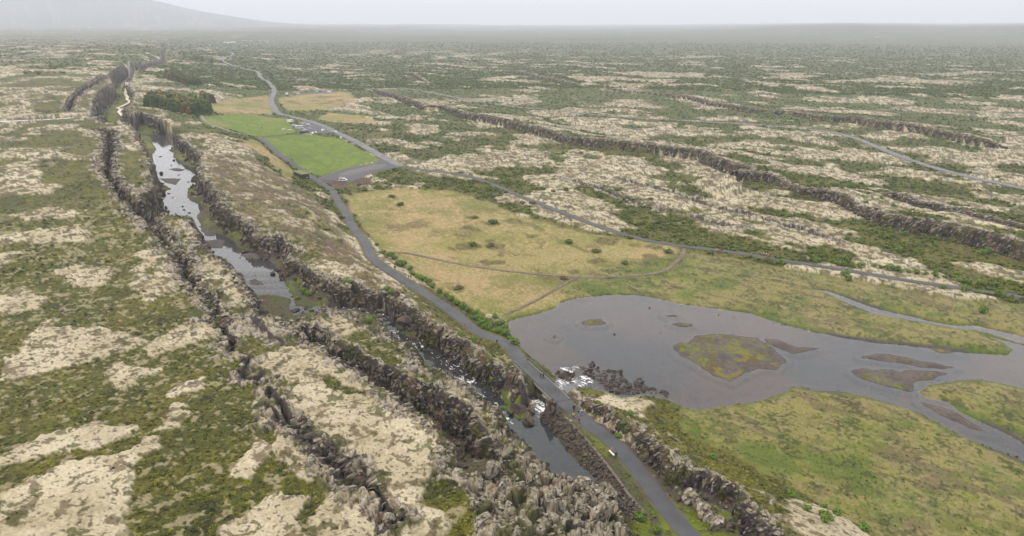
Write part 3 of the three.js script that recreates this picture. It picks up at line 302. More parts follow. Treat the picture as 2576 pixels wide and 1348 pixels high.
const H_ = { h: 0, moss: 0, rock: 0, wet: 0, grass: 0, tan: 0, lawn: 0, soil: 0, gravel: 0, road: 0, bright: 0, scrub: 0, slope: 0, brown: 0, water: 0, edge: 99 };
function probe(x, z, cell, noRoad) {
  const o = H_; o.moss = o.rock = o.wet = o.grass = o.tan = o.lawn = o.soil = o.gravel = o.road = o.bright = o.slope = o.brown = o.water = 0; o.edge = 99;
  const r = Math.hypot(x, z), east = rimSide(x, z);
  let h = base(x, z);
  // rims are ragged: look the outlines up a little off
  const jx = (vn(x / 5, z / 5, 31) - 0.5) * 3.2 + (vn(x / 1.7, z / 1.7, 32) - 0.5) * 1.3, jz = (vn(x / 5, z / 5, 33) - 0.5) * 3.2 + (vn(x / 1.7, z / 1.7, 34) - 0.5) * 1.3;
  const jk = r < 700 ? 1 : 0.5, X = x + jx * jk, Z = z + jz * jk;
  // how much moss and scrub here
  let sw = 0, mf = 0, sf = 0;
  for (let i = 0; i < cover.length; i++) { const c = cover[i], dx = x - c[0], dz = z - c[1], q = (dx * dx + dz * dz) * c[2] + 0.06, w = 1 / (q * q); sw += w; mf += w * c[3]; sf += w * c[4]; }
  mf /= sw; sf /= sw;
  const leftFore = east < 12 && r < 460 ? sm((460 - r) / 80) : 0;
  // patches stretch along the rift
  const u = x * 0.84 - z * 0.54, v = x * 0.54 + z * 0.84;
  const n1 = fbm(u, v / 1.5, r > 900 ? 46 : 26, 6, 1, cell);
  if (east > 30) mf -= 0.10; mf = mix(mf, mf * 0.72, leftFore);
  let moss = sm((n1 - (0.5 + (0.5 - mf) * 0.46)) / 0.05 + 0.5);
  if (leftFore > 0) {
    const wob = (fbm(x, z, 7, 5, 5, cell) - 0.5) * 8 + (fbm(x, z, 1.6, 3, 6, cell) - 0.5) * 3.2;
    let m2 = 0; for (const f of mosses) if (near(f, x, z)) m2 = Math.max(m2, sm((-Q.d + wob + 0.9) / 0.9));
    moss = Math.max(m2, moss * mix(1, sm((n1 - 0.56) / 0.06), leftFore));
  }
  const n2 = fbm(x, z, 3.2, 4, 9, cell), n3 = fbm(x, z, 60, 3, 12, cell);
  let rough = 1;
  if (near(FX.crest, X, Z)) h -= 1.7 * sm((1.5 - Q.d) / 3.5);
  // scarps: the north side stands higher
  let scarpWall = 0, scarpFace = 0;
  for (const f of scarps) if (near(f, X, Z)) {
    const hh = along(f, 2); if (hh <= 0.05) continue;
    const end = (Q.i === 0 && Q.t === 0) || (Q.i === f.m - 1 && Q.t === 1); if (end) continue;
    const d = Q.d * -Q.side;          // positive: raised side
    if (d > -3.5) { const fall = 1 - sm((d - 6) / 70); if (d > 0) h += hh * sm(d / 1.1) * fall; else h -= 1.6 * sm((3.5 + d) / 2) * Math.min(1, hh / 4);
      if (d < 1.6 && d > -1.5 && hh > 1) scarpFace = 1; if (d < 9) { scarpWall = Math.max(scarpWall, d < 1.4 ? sm((3 + d) / 2) : sm((9 - d) / 6) * 0.75); } }
  }
  // the gorge and the fissures
  let pit = 0, edge = 99, lush = 0; o.pit0 = 0;
  if (near(FX.gorge, X, Z)) {
    edge = Q.d;
    if (Q.d < 0) {
      const fl = riverLevel(z), floor = Math.max(fl + 0.7, z > -208 ? 4.0 : 0) + (fbm(x, z, 9, 3, 40, cell) - 0.4) * 1.4 + 1.6 * (1 - sm((-Q.d - 1) / 7));
      const k = sm(-Q.d / 1.3); h = mix(h, Math.min(h, floor), k); pit = k; lush = k;
    }
  }
  if (near(FX.fissure2, X, Z)) {
    edge = Math.min(edge, Q.d);
    if (Q.d < 0) { const k = sm(-Q.d / 1.2), deep = mix(12, 3.2, sm((z + 172) / 22)); const fl = Math.max(h - deep, 2.4) + 0.9 * (1 - sm(-Q.d / 4)) + n2 * 1.2; h = mix(h, fl, k); pit = Math.max(pit, k * 0.98); }
  }
  for (const [k, deep] of [['fissure1', 8], ['fissure1b', 9], ['crack3', 2.6], ['crack4', 4], ['crack5', 1.8], ['crack6', 1.2], ['crackE1', 2.2], ['crackE2', 2.2]]) {
    const f = FX[k]; if (!near(f, X, Z)) continue;
    const w = along(f, 2), d = Q.d - w; edge = Math.min(edge, d);
    if (d < 0) { const q = sm(-d / Math.min(0.9, w * 0.7)); h -= deep * Math.min(1, 0.35 + w / 2.4) * q * (1 - pit) * (0.75 + 0.4 * n2); pit = Math.max(pit, q); }
  }
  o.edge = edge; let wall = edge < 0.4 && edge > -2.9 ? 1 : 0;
  // stone shows at the rims and on walls
  const rimRock = edge < 9 ? sm((4.8 + (n2 - 0.5) * 11 - Math.abs(edge)) / 2.6) * (edge < -2.5 ? 0.4 : 1) : 0;
  // ground kinds on the plain
  const wobL = (fbm(x, z, 12, 4, 50, cell) - 0.5) * 16, wobS = (fbm(x, z, 3, 3, 55, cell) - 0.5) * 3;
  const ins = (f, wob, soft) => near(f, x, z) ? sm((-Q.d + wob) / soft + 0.5) : 0;
  if (r < 1300 && east > -10) {
    o.lawn = Math.max(ins(FX.lawn1, wobS * 0.4, 1.5), ins(FX.lawn2, wobS * 0.25, 1.2));
    o.tan = Math.max(ins(FX.meadow, wobL * 0.45, 5), ins(FX.tan1, wobS, 3), ins(FX.tan2, wobL * 0.4, 4), ins(FX.tan3, wobL * 0.4, 4), ins(FX.tan4, wobS * 2, 5));
    o.grass = Math.max(ins(FX.spit, wobL * 0.5, 5), ins(FX.southland, wobS, 3), ins(FX.eastland, wobS + 4, 3));
    o.brown = Math.max(ins(FX.slope, wobL * 0.7, 8), ins(FX.slope2, wobS, 4));
    o.soil = Math.max(ins(FX.dirt, wobS * 0.4, 1), ins(FX.dirt2, wobS * 0.4, 1));
  }
  const flat = Math.max(o.lawn, o.tan * 0.85, o.grass * 0.7);
  if (flat > 0) moss *= 1 - sm(flat * 1.6) * (o.grass > 0.5 ? 0.95 : 1);
  moss *= 1 - Math.max(o.lawn, o.soil); if (o.brown > 0.1) moss = moss * (1 - o.brown) + o.brown * sm((fbm(u * 1, v / 2.6, 4.5, 4, 71, cell) - 0.55) / 0.06) * 0.75;
  rough = 1 - 0.85 * flat - o.lawn * 0.14;
  // relief
  h += (n3 - 0.5) * 2.2 * (1 - flat) * (1 - pit) * (r > 130 ? 1 : 1);
  h += moss * (0.35 + 0.75 * Math.max(0, n1 - 0.45) * 3) * (1 - pit);
  h += (n2 - 0.5) * (moss > 0.5 ? 0.55 : 0.85) * clamp(rough, 0.12, 1) * (1 - pit * 0.3) + (rimRock * (fbm(x, z, 1.6, 3, 60, cell) - 0.3) * 1.5);
  const ridgeK = near(FX.ridge, X, Z) ? sm((1.2 - Q.d) / 2.4) * (o.pit0 ? 0.5 : 1) : 0, blockK = Math.max(rimRock * 0.55, ridgeK);
  o.ridge = ridgeK; o.block = 0.5;
  if (blockK > 0.02 && cell < 1.6) {
    const bx = x + (vn(x / 2, z / 2, 61) - 0.5) * 1.2, bz = z + (vn(x / 2, z / 2, 62) - 0.5) * 1.2;
    blocks(bx / 3.3, bz / 2.6, 300); const a = W.id, ga = W.gap, tilt = (W.dx * (hash(a * 1e6 | 0, 1) - 0.5) + W.dy * (hash(a * 1e6 | 0, 2) - 0.5)) * 1.6;
    blocks(bx / 0.95 + 7, bz / 0.8, 310); const b = W.id, gb = W.gap;
    const big = vn(x / 6.5, z / 6.5, 320);
    h += blockK * ((a - 0.35) * (1.7 + ridgeK * 0.9) + tilt * (1 + ridgeK * 0.5) + (b - 0.5) * 0.75 - (1 - sm(ga / 0.16)) * 0.9 - (1 - sm(gb / 0.16)) * 0.3 + ridgeK * (big - 0.35) * 3.6);
    o.block = a * 0.5 + b * 0.5; o.joint = Math.max(1 - sm(ga / 0.12), 0.7 * (1 - sm(gb / 0.12)));
  } else o.joint = 0;
  if (cell < 0.7) h += (vn(x / 0.55, z / 0.55, 77) - 0.5) * 0.26 * rough;
  if (r > 2200) moss *= 1 - 0.85 * sm((r - 2200) / 1500) * (o.east > 0 ? 1 : 0.6);
  if (r > 3000) {                                             // hills in the haze
    const a = Math.atan2(x, -z);
    h += sm((r - 12000) / 6000) * 520 * sm((-0.24 - a) / 0.28 + 0.12 * vn(a * 9, 3, 3)) * (0.8 + 0.4 * vn(a * 14, r / 900, 5));
    h += sm((r - 5200) / 3000) * 70 * sm((a - 0.02) / 0.5) * (0.7 + 0.5 * vn(a * 8, 1, 8)) + (fbm(x, z, 500, 4, 91, cell) - 0.5) * 22 * sm((r - 3000) / 2000);
  } else if (r > 700) h += (fbm(x, z, 150, 3, 90, cell) - 0.5) * 6 * sm((r - 700) / 600) * (1 - o.lawn) * (1 - pit);
  // water bodies
  let lev = -99;
  const bank = (f, level, depth, lift, width) => {
    if (!near(f, x + jx * 0.25, z + jz * 0.25)) return;
    const w = f.closed ? Q.d : Q.d - along(f, 2);
    if (w < 0) { h = Math.min(h, level - Math.min(depth, 0.12 - w * 0.16)); o.water = Math.max(o.water, sm(-w / 0.25)); lev = level; pit *= 0.4; }
    else if (w < width) { const k = sm(w / width); h = mix(level + lift * sm(w / 0.7), h, k); o.wet = Math.max(o.wet, 1 - sm(w / (width * 0.6))); }
  };
  if (east > -60) {
    bank(FX.pond, 0, 0.9, 0.35, 6); bank(FX.channel, 0, 0.5, 0.3, 5); bank(FX.mouth, 0, 1, 0.5, 1.2);
  }
  if (near(FX.mouth, x, z) && Q.d < 5.2) { const l = along(FX.mouth, 2); h = Math.min(h, l - 0.7 + 4.5 * sm((Q.d - 3.4) / 1.4)); if (Q.d < 4) { o.water = 1; lev = l; } }
  if (r < 760) { const rl = riverLevel(z); bank(FX.river, rl, 0.55, 0.35, 4); bank(FX.rapids, rl, 0.7, 0.5, 2.0); bank(FX.pool, 2.5, 2.2, 0.5, 2.4); }
  if (near(FX.river_w, x, z)) { const w = Q.d - along(FX.river_w, 2); if (w < 0) { h = Math.min(h, 0) ; h = base(x, z) - 1.6; o.water = 1; } else if (w < 7) h = mix(base(x, z) - 0.6, h, sm(w / 7)); }
  if (o.water > 0 && lev > -9) {
    const isl = (list, level, kind) => { for (const f of list) if (near(f, x + jx * 0.4, z + jz * 0.4) && Q.d < 2.5) { h = Math.max(h, level + clamp(-Q.d * 0.16 + (n2 - 0.4) * 0.25, -0.5, 0.42)); o.gravel = Math.max(o.gravel, sm((0.8 - Q.d) / 1)); o[kind] = Math.max(o[kind], sm((fbm(x, z, 9, 4, 44, cell) - 0.475) / 0.06 + 0.5) * sm((-Q.d - 0.3) / 1)); } };
    if (lev === 0) isl(isles, 0, 'bright'); else isl(bars, lev, 'grass');
    if (h > lev + 0.02) o.water *= 0.2;
  }
  // roads are level across
  if (!noRoad) for (const rd of roads) if (near(rd.f, x, z)) {
    const w = Q.d - rd.half, y = along(rd.f, 2) - 0.14 - Math.min(0.5, cell * 0.03);
    const k = sm((w - 0.35 - cell * 0.4) / (pit > 0.3 && !rd.fixed ? 1.1 : 4.5)); if (pit > 0.3 && !rd.fixed && w > 0.5 && w < 3) wall = 1; if (rd.fixed && w > 3.6) continue;
    h = mix(y, h, k); o.road = Math.max(o.road, 1 - sm((w - 0.1) / 0.6)); if (w < 1.5) { o.water = 0; o.moss *= 0; moss *= 1 - sm((1.5 - w) / 1.5); }
  }
  for (const k of ['loop', 'lot', 'tlot']) if (near(FX[k], x, z)) { const kk = sm((Q.d - 0.4 - cell * 0.4) / 4); h = mix(k === 'tlot' ? 1.2 : 1.0, h, kk); if (Q.d < 0) h -= 0.15; o.road = Math.max(o.road, 1 - sm(Q.d / 1)); }
  o.moss = moss * (1 - pit) * (1 - o.water); o.wall = Math.max(wall, scarpFace) * (1 - o.water); o.rock = Math.max(o.wall, rimRock, ridgeK, scarpWall * (0.6 + n2 * 0.8), 0) * (1 - o.water); o.pit = pit; o.lush = lush; o.scrub = sf; o.n2 = n2; o.n1 = n1; o.h = h; o.r = r; o.east = east; o.lev = lev; o.lf = leftFore; o.mf = mf;
  return o;
}
// road heights: the ground along each line, evened out
for (const rd of roads) {
  const ys = rd.line.map(([x, z]) => rd.fixed ?? probe(x, z, 3, true).h);
  const k = 7, s = ys.map((_, i) => { let a = 0, w = 0; for (let j = -k; j <= k; j++) { const y = ys[clamp(i + j, 0, ys.length - 1)]; a += y; w++; } return a / w; });
  if (rd.start) s.forEach((y, i) => s[i] = mix(rd.start, y, sm(i / 10)));
  rd.line.forEach((p, i) => p[2] = s[i]);
}
const heightAt = (x, z, c = 0.5) => probe(x, z, c).h;

// ---------------------------------------------------------------- ground colours (what grows or lies there)
const C = {
  mossA: [0.2850, 0.2480, 0.1620], mossB: [0.2100, 0.1760, 0.1050], mossC: [0.3700, 0.3280, 0.2350], speck: [0.0342, 0.0270, 0.0171],
  heathA: [0.0360, 0.0400, 0.0003], heathB: [0.0110, 0.0135, 0.0003], heathC: [0.0540, 0.0350, 0.0075], heathD: [0.0740, 0.0760, 0.0006],
  tanA: [0.2100, 0.1680, 0.0700], tanB: [0.1500, 0.1360, 0.0320], tanC: [0.2450, 0.1720, 0.0860], tanG: [0.0738, 0.0864, 0.0081],
  lawnA: [0.0680, 0.1120, 0.0004], lawnB: [0.0950, 0.1320, 0.0010], lushA: [0.0340, 0.0640, 0.0003], lushB: [0.0760, 0.1000, 0.0008],
  rockA: [0.0480, 0.0360, 0.0290], rockB: [0.0170, 0.0132, 0.0110], rockC: [0.0920, 0.0580, 0.0370], lichen: [0.2200, 0.1900, 0.1340], lichenW: [0.2945, 0.2707, 0.2375],
  straw: [0.1400, 0.1200, 0.0430], dry: [0.0820, 0.0640, 0.0250],
  leafA: [0.0560, 0.0820, 0.0020], leafB: [0.1050, 0.1350, 0.0050],
  soil: [0.0540, 0.0297, 0.0189], gravelA: [0.0738, 0.0585, 0.0504], gravelB: [0.0450, 0.0360, 0.0324], yellow: [0.1125, 0.0936, 0.0027],
  bedA: [0.0300, 0.0165, 0.0125], bedB: [0.0055, 0.0075, 0.0110], bedC: [0.0081, 0.0126, 0.0144], slopeA: [0.0792, 0.0468, 0.0288], slopeB: [0.0522, 0.0324, 0.0162],
  scrubA: [0.0260, 0.0420, 0.0010], scrubB: [0.0500, 0.0680, 0.0020], verge: [0.1170, 0.0846, 0.0288],
};
const tmp = [0, 0, 0];
const put = (c) => { tmp[0] = c[0]; tmp[1] = c[1]; tmp[2] = c[2]; };
const blend = (c, t) => { if (t <= 0) return; if (t > 1) t = 1; tmp[0] += (c[0] - tmp[0]) * t; tmp[1] += (c[1] - tmp[1]) * t; tmp[2] += (c[2] - tmp[2]) * t; };
const over = (n, at, soft) => sm((n - at) / soft + 0.5);
function tint(o, x, z, cell) {
  // wander the look-up so that patches have torn, feathered outlines
  const wx = (fbm(x, z, 3.4, 3, 201, cell) - 0.5) * 5, wz = (fbm(x, z, 3.4, 3, 205, cell) - 0.5) * 5, X = x + wx, Z = z + wz;
  const grain = cell < 1 ? vn(x / 0.42, z / 0.42, 99) : cell < 3 ? vn(x / 1.5, z / 1.5, 99) : 0.5;
  const fine = fbm(x, z, 0.8, 3, 101, cell), mid = fbm(X, Z, 4.5, 4, 105, cell), big = fbm(X, Z, 34, 5, 109, cell), g1 = fbm(X, Z, 13, 5, 113, cell);
  const pick = fine * 0.45 + mid * 0.55, u2 = x * 0.75 + z * 0.66, v2 = (z * 0.75 - x * 0.66) * 2.4;
  // heath
  put(C.heathA); blend(C.heathB, over(pick, 0.54, 0.16) * 0.85); blend(C.heathC, over(g1 * 0.6 + fine * 0.4, 0.535, 0.12) * 0.9); blend(C.heathD, over(fine * 0.6 + g1 * 0.4, 0.56, 0.14) * 0.85);
  if (o.lf > 0) blend(C.mossB, over(fbm(X, Z, 2.2, 3, 180, cell) * 0.7 + fine * 0.3, 0.62, 0.08) * 0.7 * o.lf);
  // scrub country to the north and east
  const sc = o.east > 5 || o.r > 1200 ? sm((o.r - 380) / 500) : 0;
  if (sc > 0) { const k = sc * over(fbm(x, z, 22, 5, 120, cell), 0.60 - o.scrub * 0.28, 0.12); blend(C.scrubA, k); blend(C.scrubB, k * over(pick, 0.5, 0.2)); }
  if (o.brown > 0) { blend(C.slopeA, o.brown * over(g1 * 0.6 + fine * 0.4, 0.44, 0.16)); blend(C.slopeB, o.brown * over(pick, 0.53, 0.14)); blend(C.tanB, o.brown * over(fine * 0.5 + mid * 0.5, 0.60, 0.1) * 0.7); }
  // meadows
  if (o.tan > 0) {
    const t = o.tan; blend(C.tanA, t); blend(C.tanB, t * over(big * 0.7 + fine * 0.3, 0.51, 0.2)); blend(C.tanC, t * over(fbm(x, z, 38, 3, 130, cell), 0.57, 0.22) * 0.9); blend(C.tanG, t * over(fbm(X, Z, 26, 4, 133, cell) * 0.75 + fine * 0.25, z > -345 && o.r < 420 ? 0.49 : 0.575, 0.2) * 0.8);
    blend(C.heathC, t * over(g1 * 0.8 + fine * 0.2, 0.645, 0.06) * 0.7);
    if (near(FX.meadow, X, Z) && Q.d < 0 && Q.d > -16) blend(C.lushB, t * (1 - sm(-Q.d / 16)) * over(mid * 0.6 + fine * 0.4, 0.5, 0.2) * 0.8);
    if (near(FX.ditch, X, Z)) { const k = sm((along(FX.ditch, 2) * 1.2 - Q.d) / 2.5); blend(C.lushA, t * k * over(mid, 0.46, 0.2) * 0.85); blend(C.yellow, t * k * over(g1, 0.56, 0.08) * 0.7); blend(C.heathC, t * k * over(fine, 0.58, 0.1) * 0.8); }
    for (const [qx, qz, qr] of T.ovals) { const dx = X - qx, dz = (Z - qz) * 0.8, d = Math.sqrt(dx * dx + dz * dz); if (d < qr * 1.1) { const k = sm((qr - d) / 1.8); blend(qr % 1 ? C.lushA : C.heathC, t * k * 0.8); blend(C.heathA, t * k * over(mid, 0.5, 0.2) * 0.7); } } blend(C.tanB, t * over(fine, 0.56, 0.2) * 0.5);
  }
  if (o.grass > 0) {
    const t = o.grass, st = fbm(u2, v2, 7, 5, 141, cell), gr = fbm(X, Z, 17, 5, 140, cell);
    blend(C.straw, t); blend(C.tanB, t * over(pick, 0.5, 0.2) * 0.8); blend(C.dry, t * over(st * 0.75 + fine * 0.25, 0.52, 0.12) * 0.9); blend(C.lushB, t * over(gr * 0.6 + fine * 0.4, 0.52, 0.2) * 0.7); blend(C.lushA, t * over(fbm(X, Z, 5, 4, 143, cell) * 0.5 + gr * 0.5, 0.575, 0.12) * 0.55);
    blend(C.heathB, t * over(fbm(X, Z, 3.5, 4, 147, cell) * 0.6 + fine * 0.4, 0.60, 0.08) * 0.6);
  }
  if (o.lawn > 0) { blend(C.lawnA, o.lawn); blend(C.lawnB, o.lawn * over(g1 * 0.6 + fbm(x * 3, z * 0.4, 9, 3, 152, cell) * 0.4, 0.5, 0.16)); blend(C.lushA, o.lawn * over(pick, 0.58, 0.1) * 0.5); blend(C.tanB, o.lawn * over(fbm(x, z, 40, 3, 150, cell), 0.66, 0.14) * 0.45); }
  // moss cushions with stones and holes showing through
  if (o.moss > 0) {
    const t = o.moss, a = [tmp[0], tmp[1], tmp[2]];
    put(C.mossA); blend(C.mossB, over(pick, 0.53, 0.2)); blend(C.mossC, over(g1 * 0.7 + fine * 0.3, 0.53, 0.2) * 0.8); blend(C.heathC, over(fbm(X, Z, 2.6, 4, 160, cell), 0.635, 0.07) * 0.75); blend(C.heathA, over(fbm(X, Z, 2.8, 4, 161, cell), 0.675, 0.04) * 0.8);
    const crack = Math.abs(fbm(X, Z, 11, 4, 163, cell) - 0.5); if (cell < 1.2) blend(C.speck, (1 - sm(crack / 0.010)) * 0.7 * over(big, 0.5, 0.1));
    blend(C.speck, over(fine, 0.71, 0.06) * 0.8);
    const m = [tmp[0], tmp[1], tmp[2]]; put(a); blend(m, t);
  }
  // green growth on the pit floors and banks
  if (o.pit > 0) { const t = o.pit; blend(C.rockA, t); blend(C.heathA, t * over(pick, 0.5, 0.2) * 0.8); blend(C.heathC, o.lush * over(fine, 0.45, 0.2)); const l = o.lush; blend(C.lushA, l * over(pick, 0.5, 0.2)); blend(C.lushB, l * over(g1, 0.52, 0.15) * 0.9); blend(C.rockA, t * over(fine * 0.5 + mid * 0.5, 0.57, 0.1) * 0.8); if (o.r > 480) { blend(C.lushB, l * 0.6); blend(C.tanB, l * over(g1, 0.53, 0.1) * 0.6); } }
  if (o.wet > 0) { blend(C.lushA, o.wet * 0.75 * over(g1, 0.45, 0.15)); blend(C.gravelB, o.wet * over(big, 0.55, 0.08)); }
  if (o.rock > 0) {
    const t = over(o.rock + (fine - 0.5) * 0.6, 0.5, 0.3), a = [tmp[0], tmp[1], tmp[2]];
    put(C.rockA); blend(C.rockB, over(pick, 0.48, 0.2)); blend(C.rockC, over(g1, 0.57, 0.1) * 0.8); blend(C.lichen, over(fbm(X, Z, 1.6, 3, 170, cell) * 0.75 + o.block * 0.25, 0.455, 0.12) * 0.9); blend(C.mossB, over(g1 * 0.6 + o.block * 0.4, 0.58, 0.14) * 0.5); blend(C.rockB, o.joint * 0.8); blend(C.lichenW, over(fine, 0.655, 0.07) * 0.7); blend(C.heathA, over(fbm(X, Z, 7, 3, 174, cell), 0.6 + o.ridge * 0.06, 0.08) * 0.8);
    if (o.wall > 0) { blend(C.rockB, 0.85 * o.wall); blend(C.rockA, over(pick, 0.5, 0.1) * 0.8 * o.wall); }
    const m = [tmp[0], tmp[1], tmp[2]]; put(a); blend(m, t);
  }
  if (o.gravel > 0) { blend(C.gravelA, o.gravel); blend(C.gravelB, o.gravel * over(pick, 0.5, 0.2)); }
  if (o.bright > 0) { blend(C.lushB, o.bright * over(pick, 0.47, 0.12)); blend(C.yellow, o.bright * over(g1, 0.54, 0.08) * 0.8); blend(C.soil, o.bright * over(mid, 0.56, 0.06) * 0.8); }
  if (o.water > 0.3) { put(o.lev > 2 && o.lev < 2.6 ? C.bedC : C.bedA); if (o.lev <= 0.1) { blend(C.bedB, over(big * 0.8 + fine * 0.2, 0.52, 0.16)); blend(C.bedC, over(fbm(X, Z, 3, 3, 190, cell), 0.70, 0.04) * 0.8); } else blend(C.bedC, 0.8); }
  if (o.soil > 0) blend(C.soil, o.soil);
  if (o.road > 0) blend(C.verge, o.road * 0.6 * over(mid, 0.45, 0.2));
  const k = o.lawn > 0.5 || o.water > 0.3 ? 1 : 0.80 + 0.40 * grain; tmp[0] *= k; tmp[1] *= k; tmp[2] *= k;
  return tmp;
}

// ---------------------------------------------------------------- ground sheet: finer near, coarser far, out past the hills
const bump = (() => { const n = 256, d = new Uint8Array(n * n * 4); const R = rng(5); const g = new Float32Array(n * n);
  for (let s = 64, a = 1; s >= 2; s /= 2, a *= 0.62) { const m = n / s, l = Array.from({ length: m * m }, R); for (let j = 0; j < n; j++) for (let i = 0; i < n; i++) { const x = i / s, y = j / s, i0 = Math.floor(x), j0 = Math.floor(y); let u = x - i0, v = y - j0; u = u * u * (3 - 2 * u); v = v * v * (3 - 2 * v); const q = (p, r) => l[(r % m) * m + p % m]; g[j * n + i] += a * mix(mix(q(i0, j0), q(i0 + 1, j0), u), mix(q(i0, j0 + 1), q(i0 + 1, j0 + 1), u), v); } }
  let lo = 1e9, hi = -1e9; for (const v of g) { lo = Math.min(lo, v); hi = Math.max(hi, v); }
  for (let i = 0; i < n * n; i++) { const v = (g[i] - lo) / (hi - lo) * 255; d[i * 4] = d[i * 4 + 1] = d[i * 4 + 2] = v; d[i * 4 + 3] = 255; }
  const t = new THREE.DataTexture(d, n, n); t.wrapS = t.wrapT = THREE.RepeatWrapping; t.magFilter = THREE.LinearFilter; t.needsUpdate = true; return t; })();
const groundMat = new THREE.MeshStandardMaterial({ vertexColors: true, roughness: 1, bumpMap: bump, bumpScale: 0.18 });
{
  const FINE = globalThis.FINE ?? 1;
  const az = []; for (let a = -180; a < -52; a += 8) az.push(a); for (let a = -52; a < -41; a += 0.5) az.push(a); const da = 0.072 / FINE; for (let a = -41; a < 41; a += da) az.push(a); for (let a = 41; a < 52; a += 0.5) az.push(a); for (let a = 52; a <= 180.01; a += 8) az.push(Math.min(a, 180));
  az[az.length - 1] = 180;
  const rs = [1, 30, 60, 80, 92]; let r = 100; while (r < 26000) { rs.push(r); const s = Math.min((r * r + 95 * 95) / 95 * 0.00112, r * 0.0088) / FINE; r += r > 9000 ? r * 0.06 : r > 4000 ? r * 0.02 : s; }
  const nu = az.length, nr = rs.length, P = new Float32Array(nu * nr * 3), Cc = new Float32Array(nu * nr * 3), U = new Float32Array(nu * nr * 2);
  console.log('ground', nu, nr, nu * nr);
  for (let j = 0; j < nr; j++) for (let i = 0; i < nu; i++) {
    const a = az[i] * Math.PI / 180, x = Math.sin(a) * rs[j], z = -Math.cos(a) * rs[j];
    const cell = Math.abs(az[i]) > 41.2 ? Math.max(2, rs[j] * 0.02) : Math.max(rs[j] * da * 0.0174, ((rs[j + 1] ?? rs[j] * 1.1) - rs[j]) * 0.6);
    const o = probe(x, z, cell), k = (j * nu + i) * 3;
    P[k] = x; P[k + 1] = o.h; P[k + 2] = z;
    const c = tint(o, x, z, cell); Cc[k] = c[0]; Cc[k + 1] = c[1]; Cc[k + 2] = c[2];
    U[(j * nu + i) * 2] = x / 6; U[(j * nu + i) * 2 + 1] = z / 6;
  }
  const idx = new Uint32Array((nu - 1) * (nr - 1) * 6); let q = 0;
  for (let j = 0; j < nr - 1; j++) for (let i = 0; i < nu - 1; i++) { const a = j * nu + i, b = a + 1, c = a + nu, d = c + 1; idx[q++] = a; idx[q++] = b; idx[q++] = c; idx[q++] = b; idx[q++] = d; idx[q++] = c; }
  const g = new THREE.BufferGeometry(); g.setAttribute('position', new THREE.BufferAttribute(P, 3)); g.setAttribute('color', new THREE.BufferAttribute(Cc, 3)); g.setAttribute('uv', new THREE.BufferAttribute(U, 2)); g.setIndex(new THREE.BufferAttribute(idx, 1)); g.computeVertexNormals();
  tag(mesh('ground', g, groundMat), 'rifted lava plain with pale moss, heath and meadows', 'ground', null, 'structure');
}
console.log('ground done');
// ---------------------------------------------------------------- water
const calmMat = new THREE.MeshPhysicalMaterial({ color: 0xffffff, roughness: 0.05, transmission: 1, thickness: 0, ior: 1.33 });
const waterMat = new THREE.MeshPhysicalMaterial({ color: 0xffffff, roughness: 0.05, transmission: 1, thickness: 0, ior: 1.33, bumpMap: bump, bumpScale: 0.012 });
function waterGrid(name, feats, level, step, x0, x1, z0, z1, label, mat = waterMat) {
  const nx = Math.ceil((x1 - x0) / step), nz = Math.ceil((z1 - z0) / step), id = new Int32Array((nx + 1) * (nz + 1)).fill(-1), P = [], U = [], I = [];
  const inside = (x, z) => feats.some(([f, grow]) => near(f, x, z) && (f.closed ? Q.d : Q.d - along(f, 2)) < grow);
  const vert = (i, j) => { const k = j * (nx + 1) + i; if (id[k] < 0) { const x = x0 + i * step, z = z0 + j * step; id[k] = P.length / 3; P.push(x, level(x, z), z); U.push(x / 14, z / 14); } return id[k]; };
  for (let j = 0; j < nz; j++) for (let i = 0; i < nx; i++) if (inside(x0 + (i + 0.5) * step, z0 + (j + 0.5) * step)) { const a = vert(i, j), b = vert(i + 1, j), c = vert(i, j + 1), d = vert(i + 1, j + 1); I.push(a, c, b, b, c, d); }
  const g = new THREE.BufferGeometry(); g.setAttribute('position', new THREE.Float32BufferAttribute(P, 3)); g.setAttribute('uv', new THREE.Float32BufferAttribute(U, 2)); g.setIndex(I); g.computeVertexNormals();
  return tag(mesh(name, g, mat), label, 'water', null, 'structure');
}
waterGrid('river', [[FX.river, 2.5], [FX.rapids, 1.2]], (x, z) => riverLevel(z) - 0.02, 1.5, -380, 10, -745, -196, 'stony river running along the gorge floor');
waterGrid('pool', [[FX.pool, 2]], () => 2.5, 1.2, -12, 30, -208, -148, 'dark deep pool in the gorge', calmMat);
waterGrid('pond', [[FX.pond, 3], [FX.channel, 2.5]], () => 0, 3, -20, 330, -320, -90, 'wide shallow pond mirroring the overcast sky', calmMat);
waterGrid('river', [[feature(T.mouth, false, 14), -1e9]].map(() => [feature(T.mouth.map(p => [p[0], p[1], 3.6]), false, 10), 0.4]), (x, z) => { near(FX.mouth, x, z); return Math.max(0.01, along(FX.mouth, 2)); }, 0.6, -10, 30, -225, -185, 'fast water dropping under the footbridge');
waterGrid('river', [[FX.river_w, 1.5]], (x, z) => base(x, z) - 0.75, 4, -620, -380, -760, -640, 'pale stream crossing the upper plateau to the cliff');

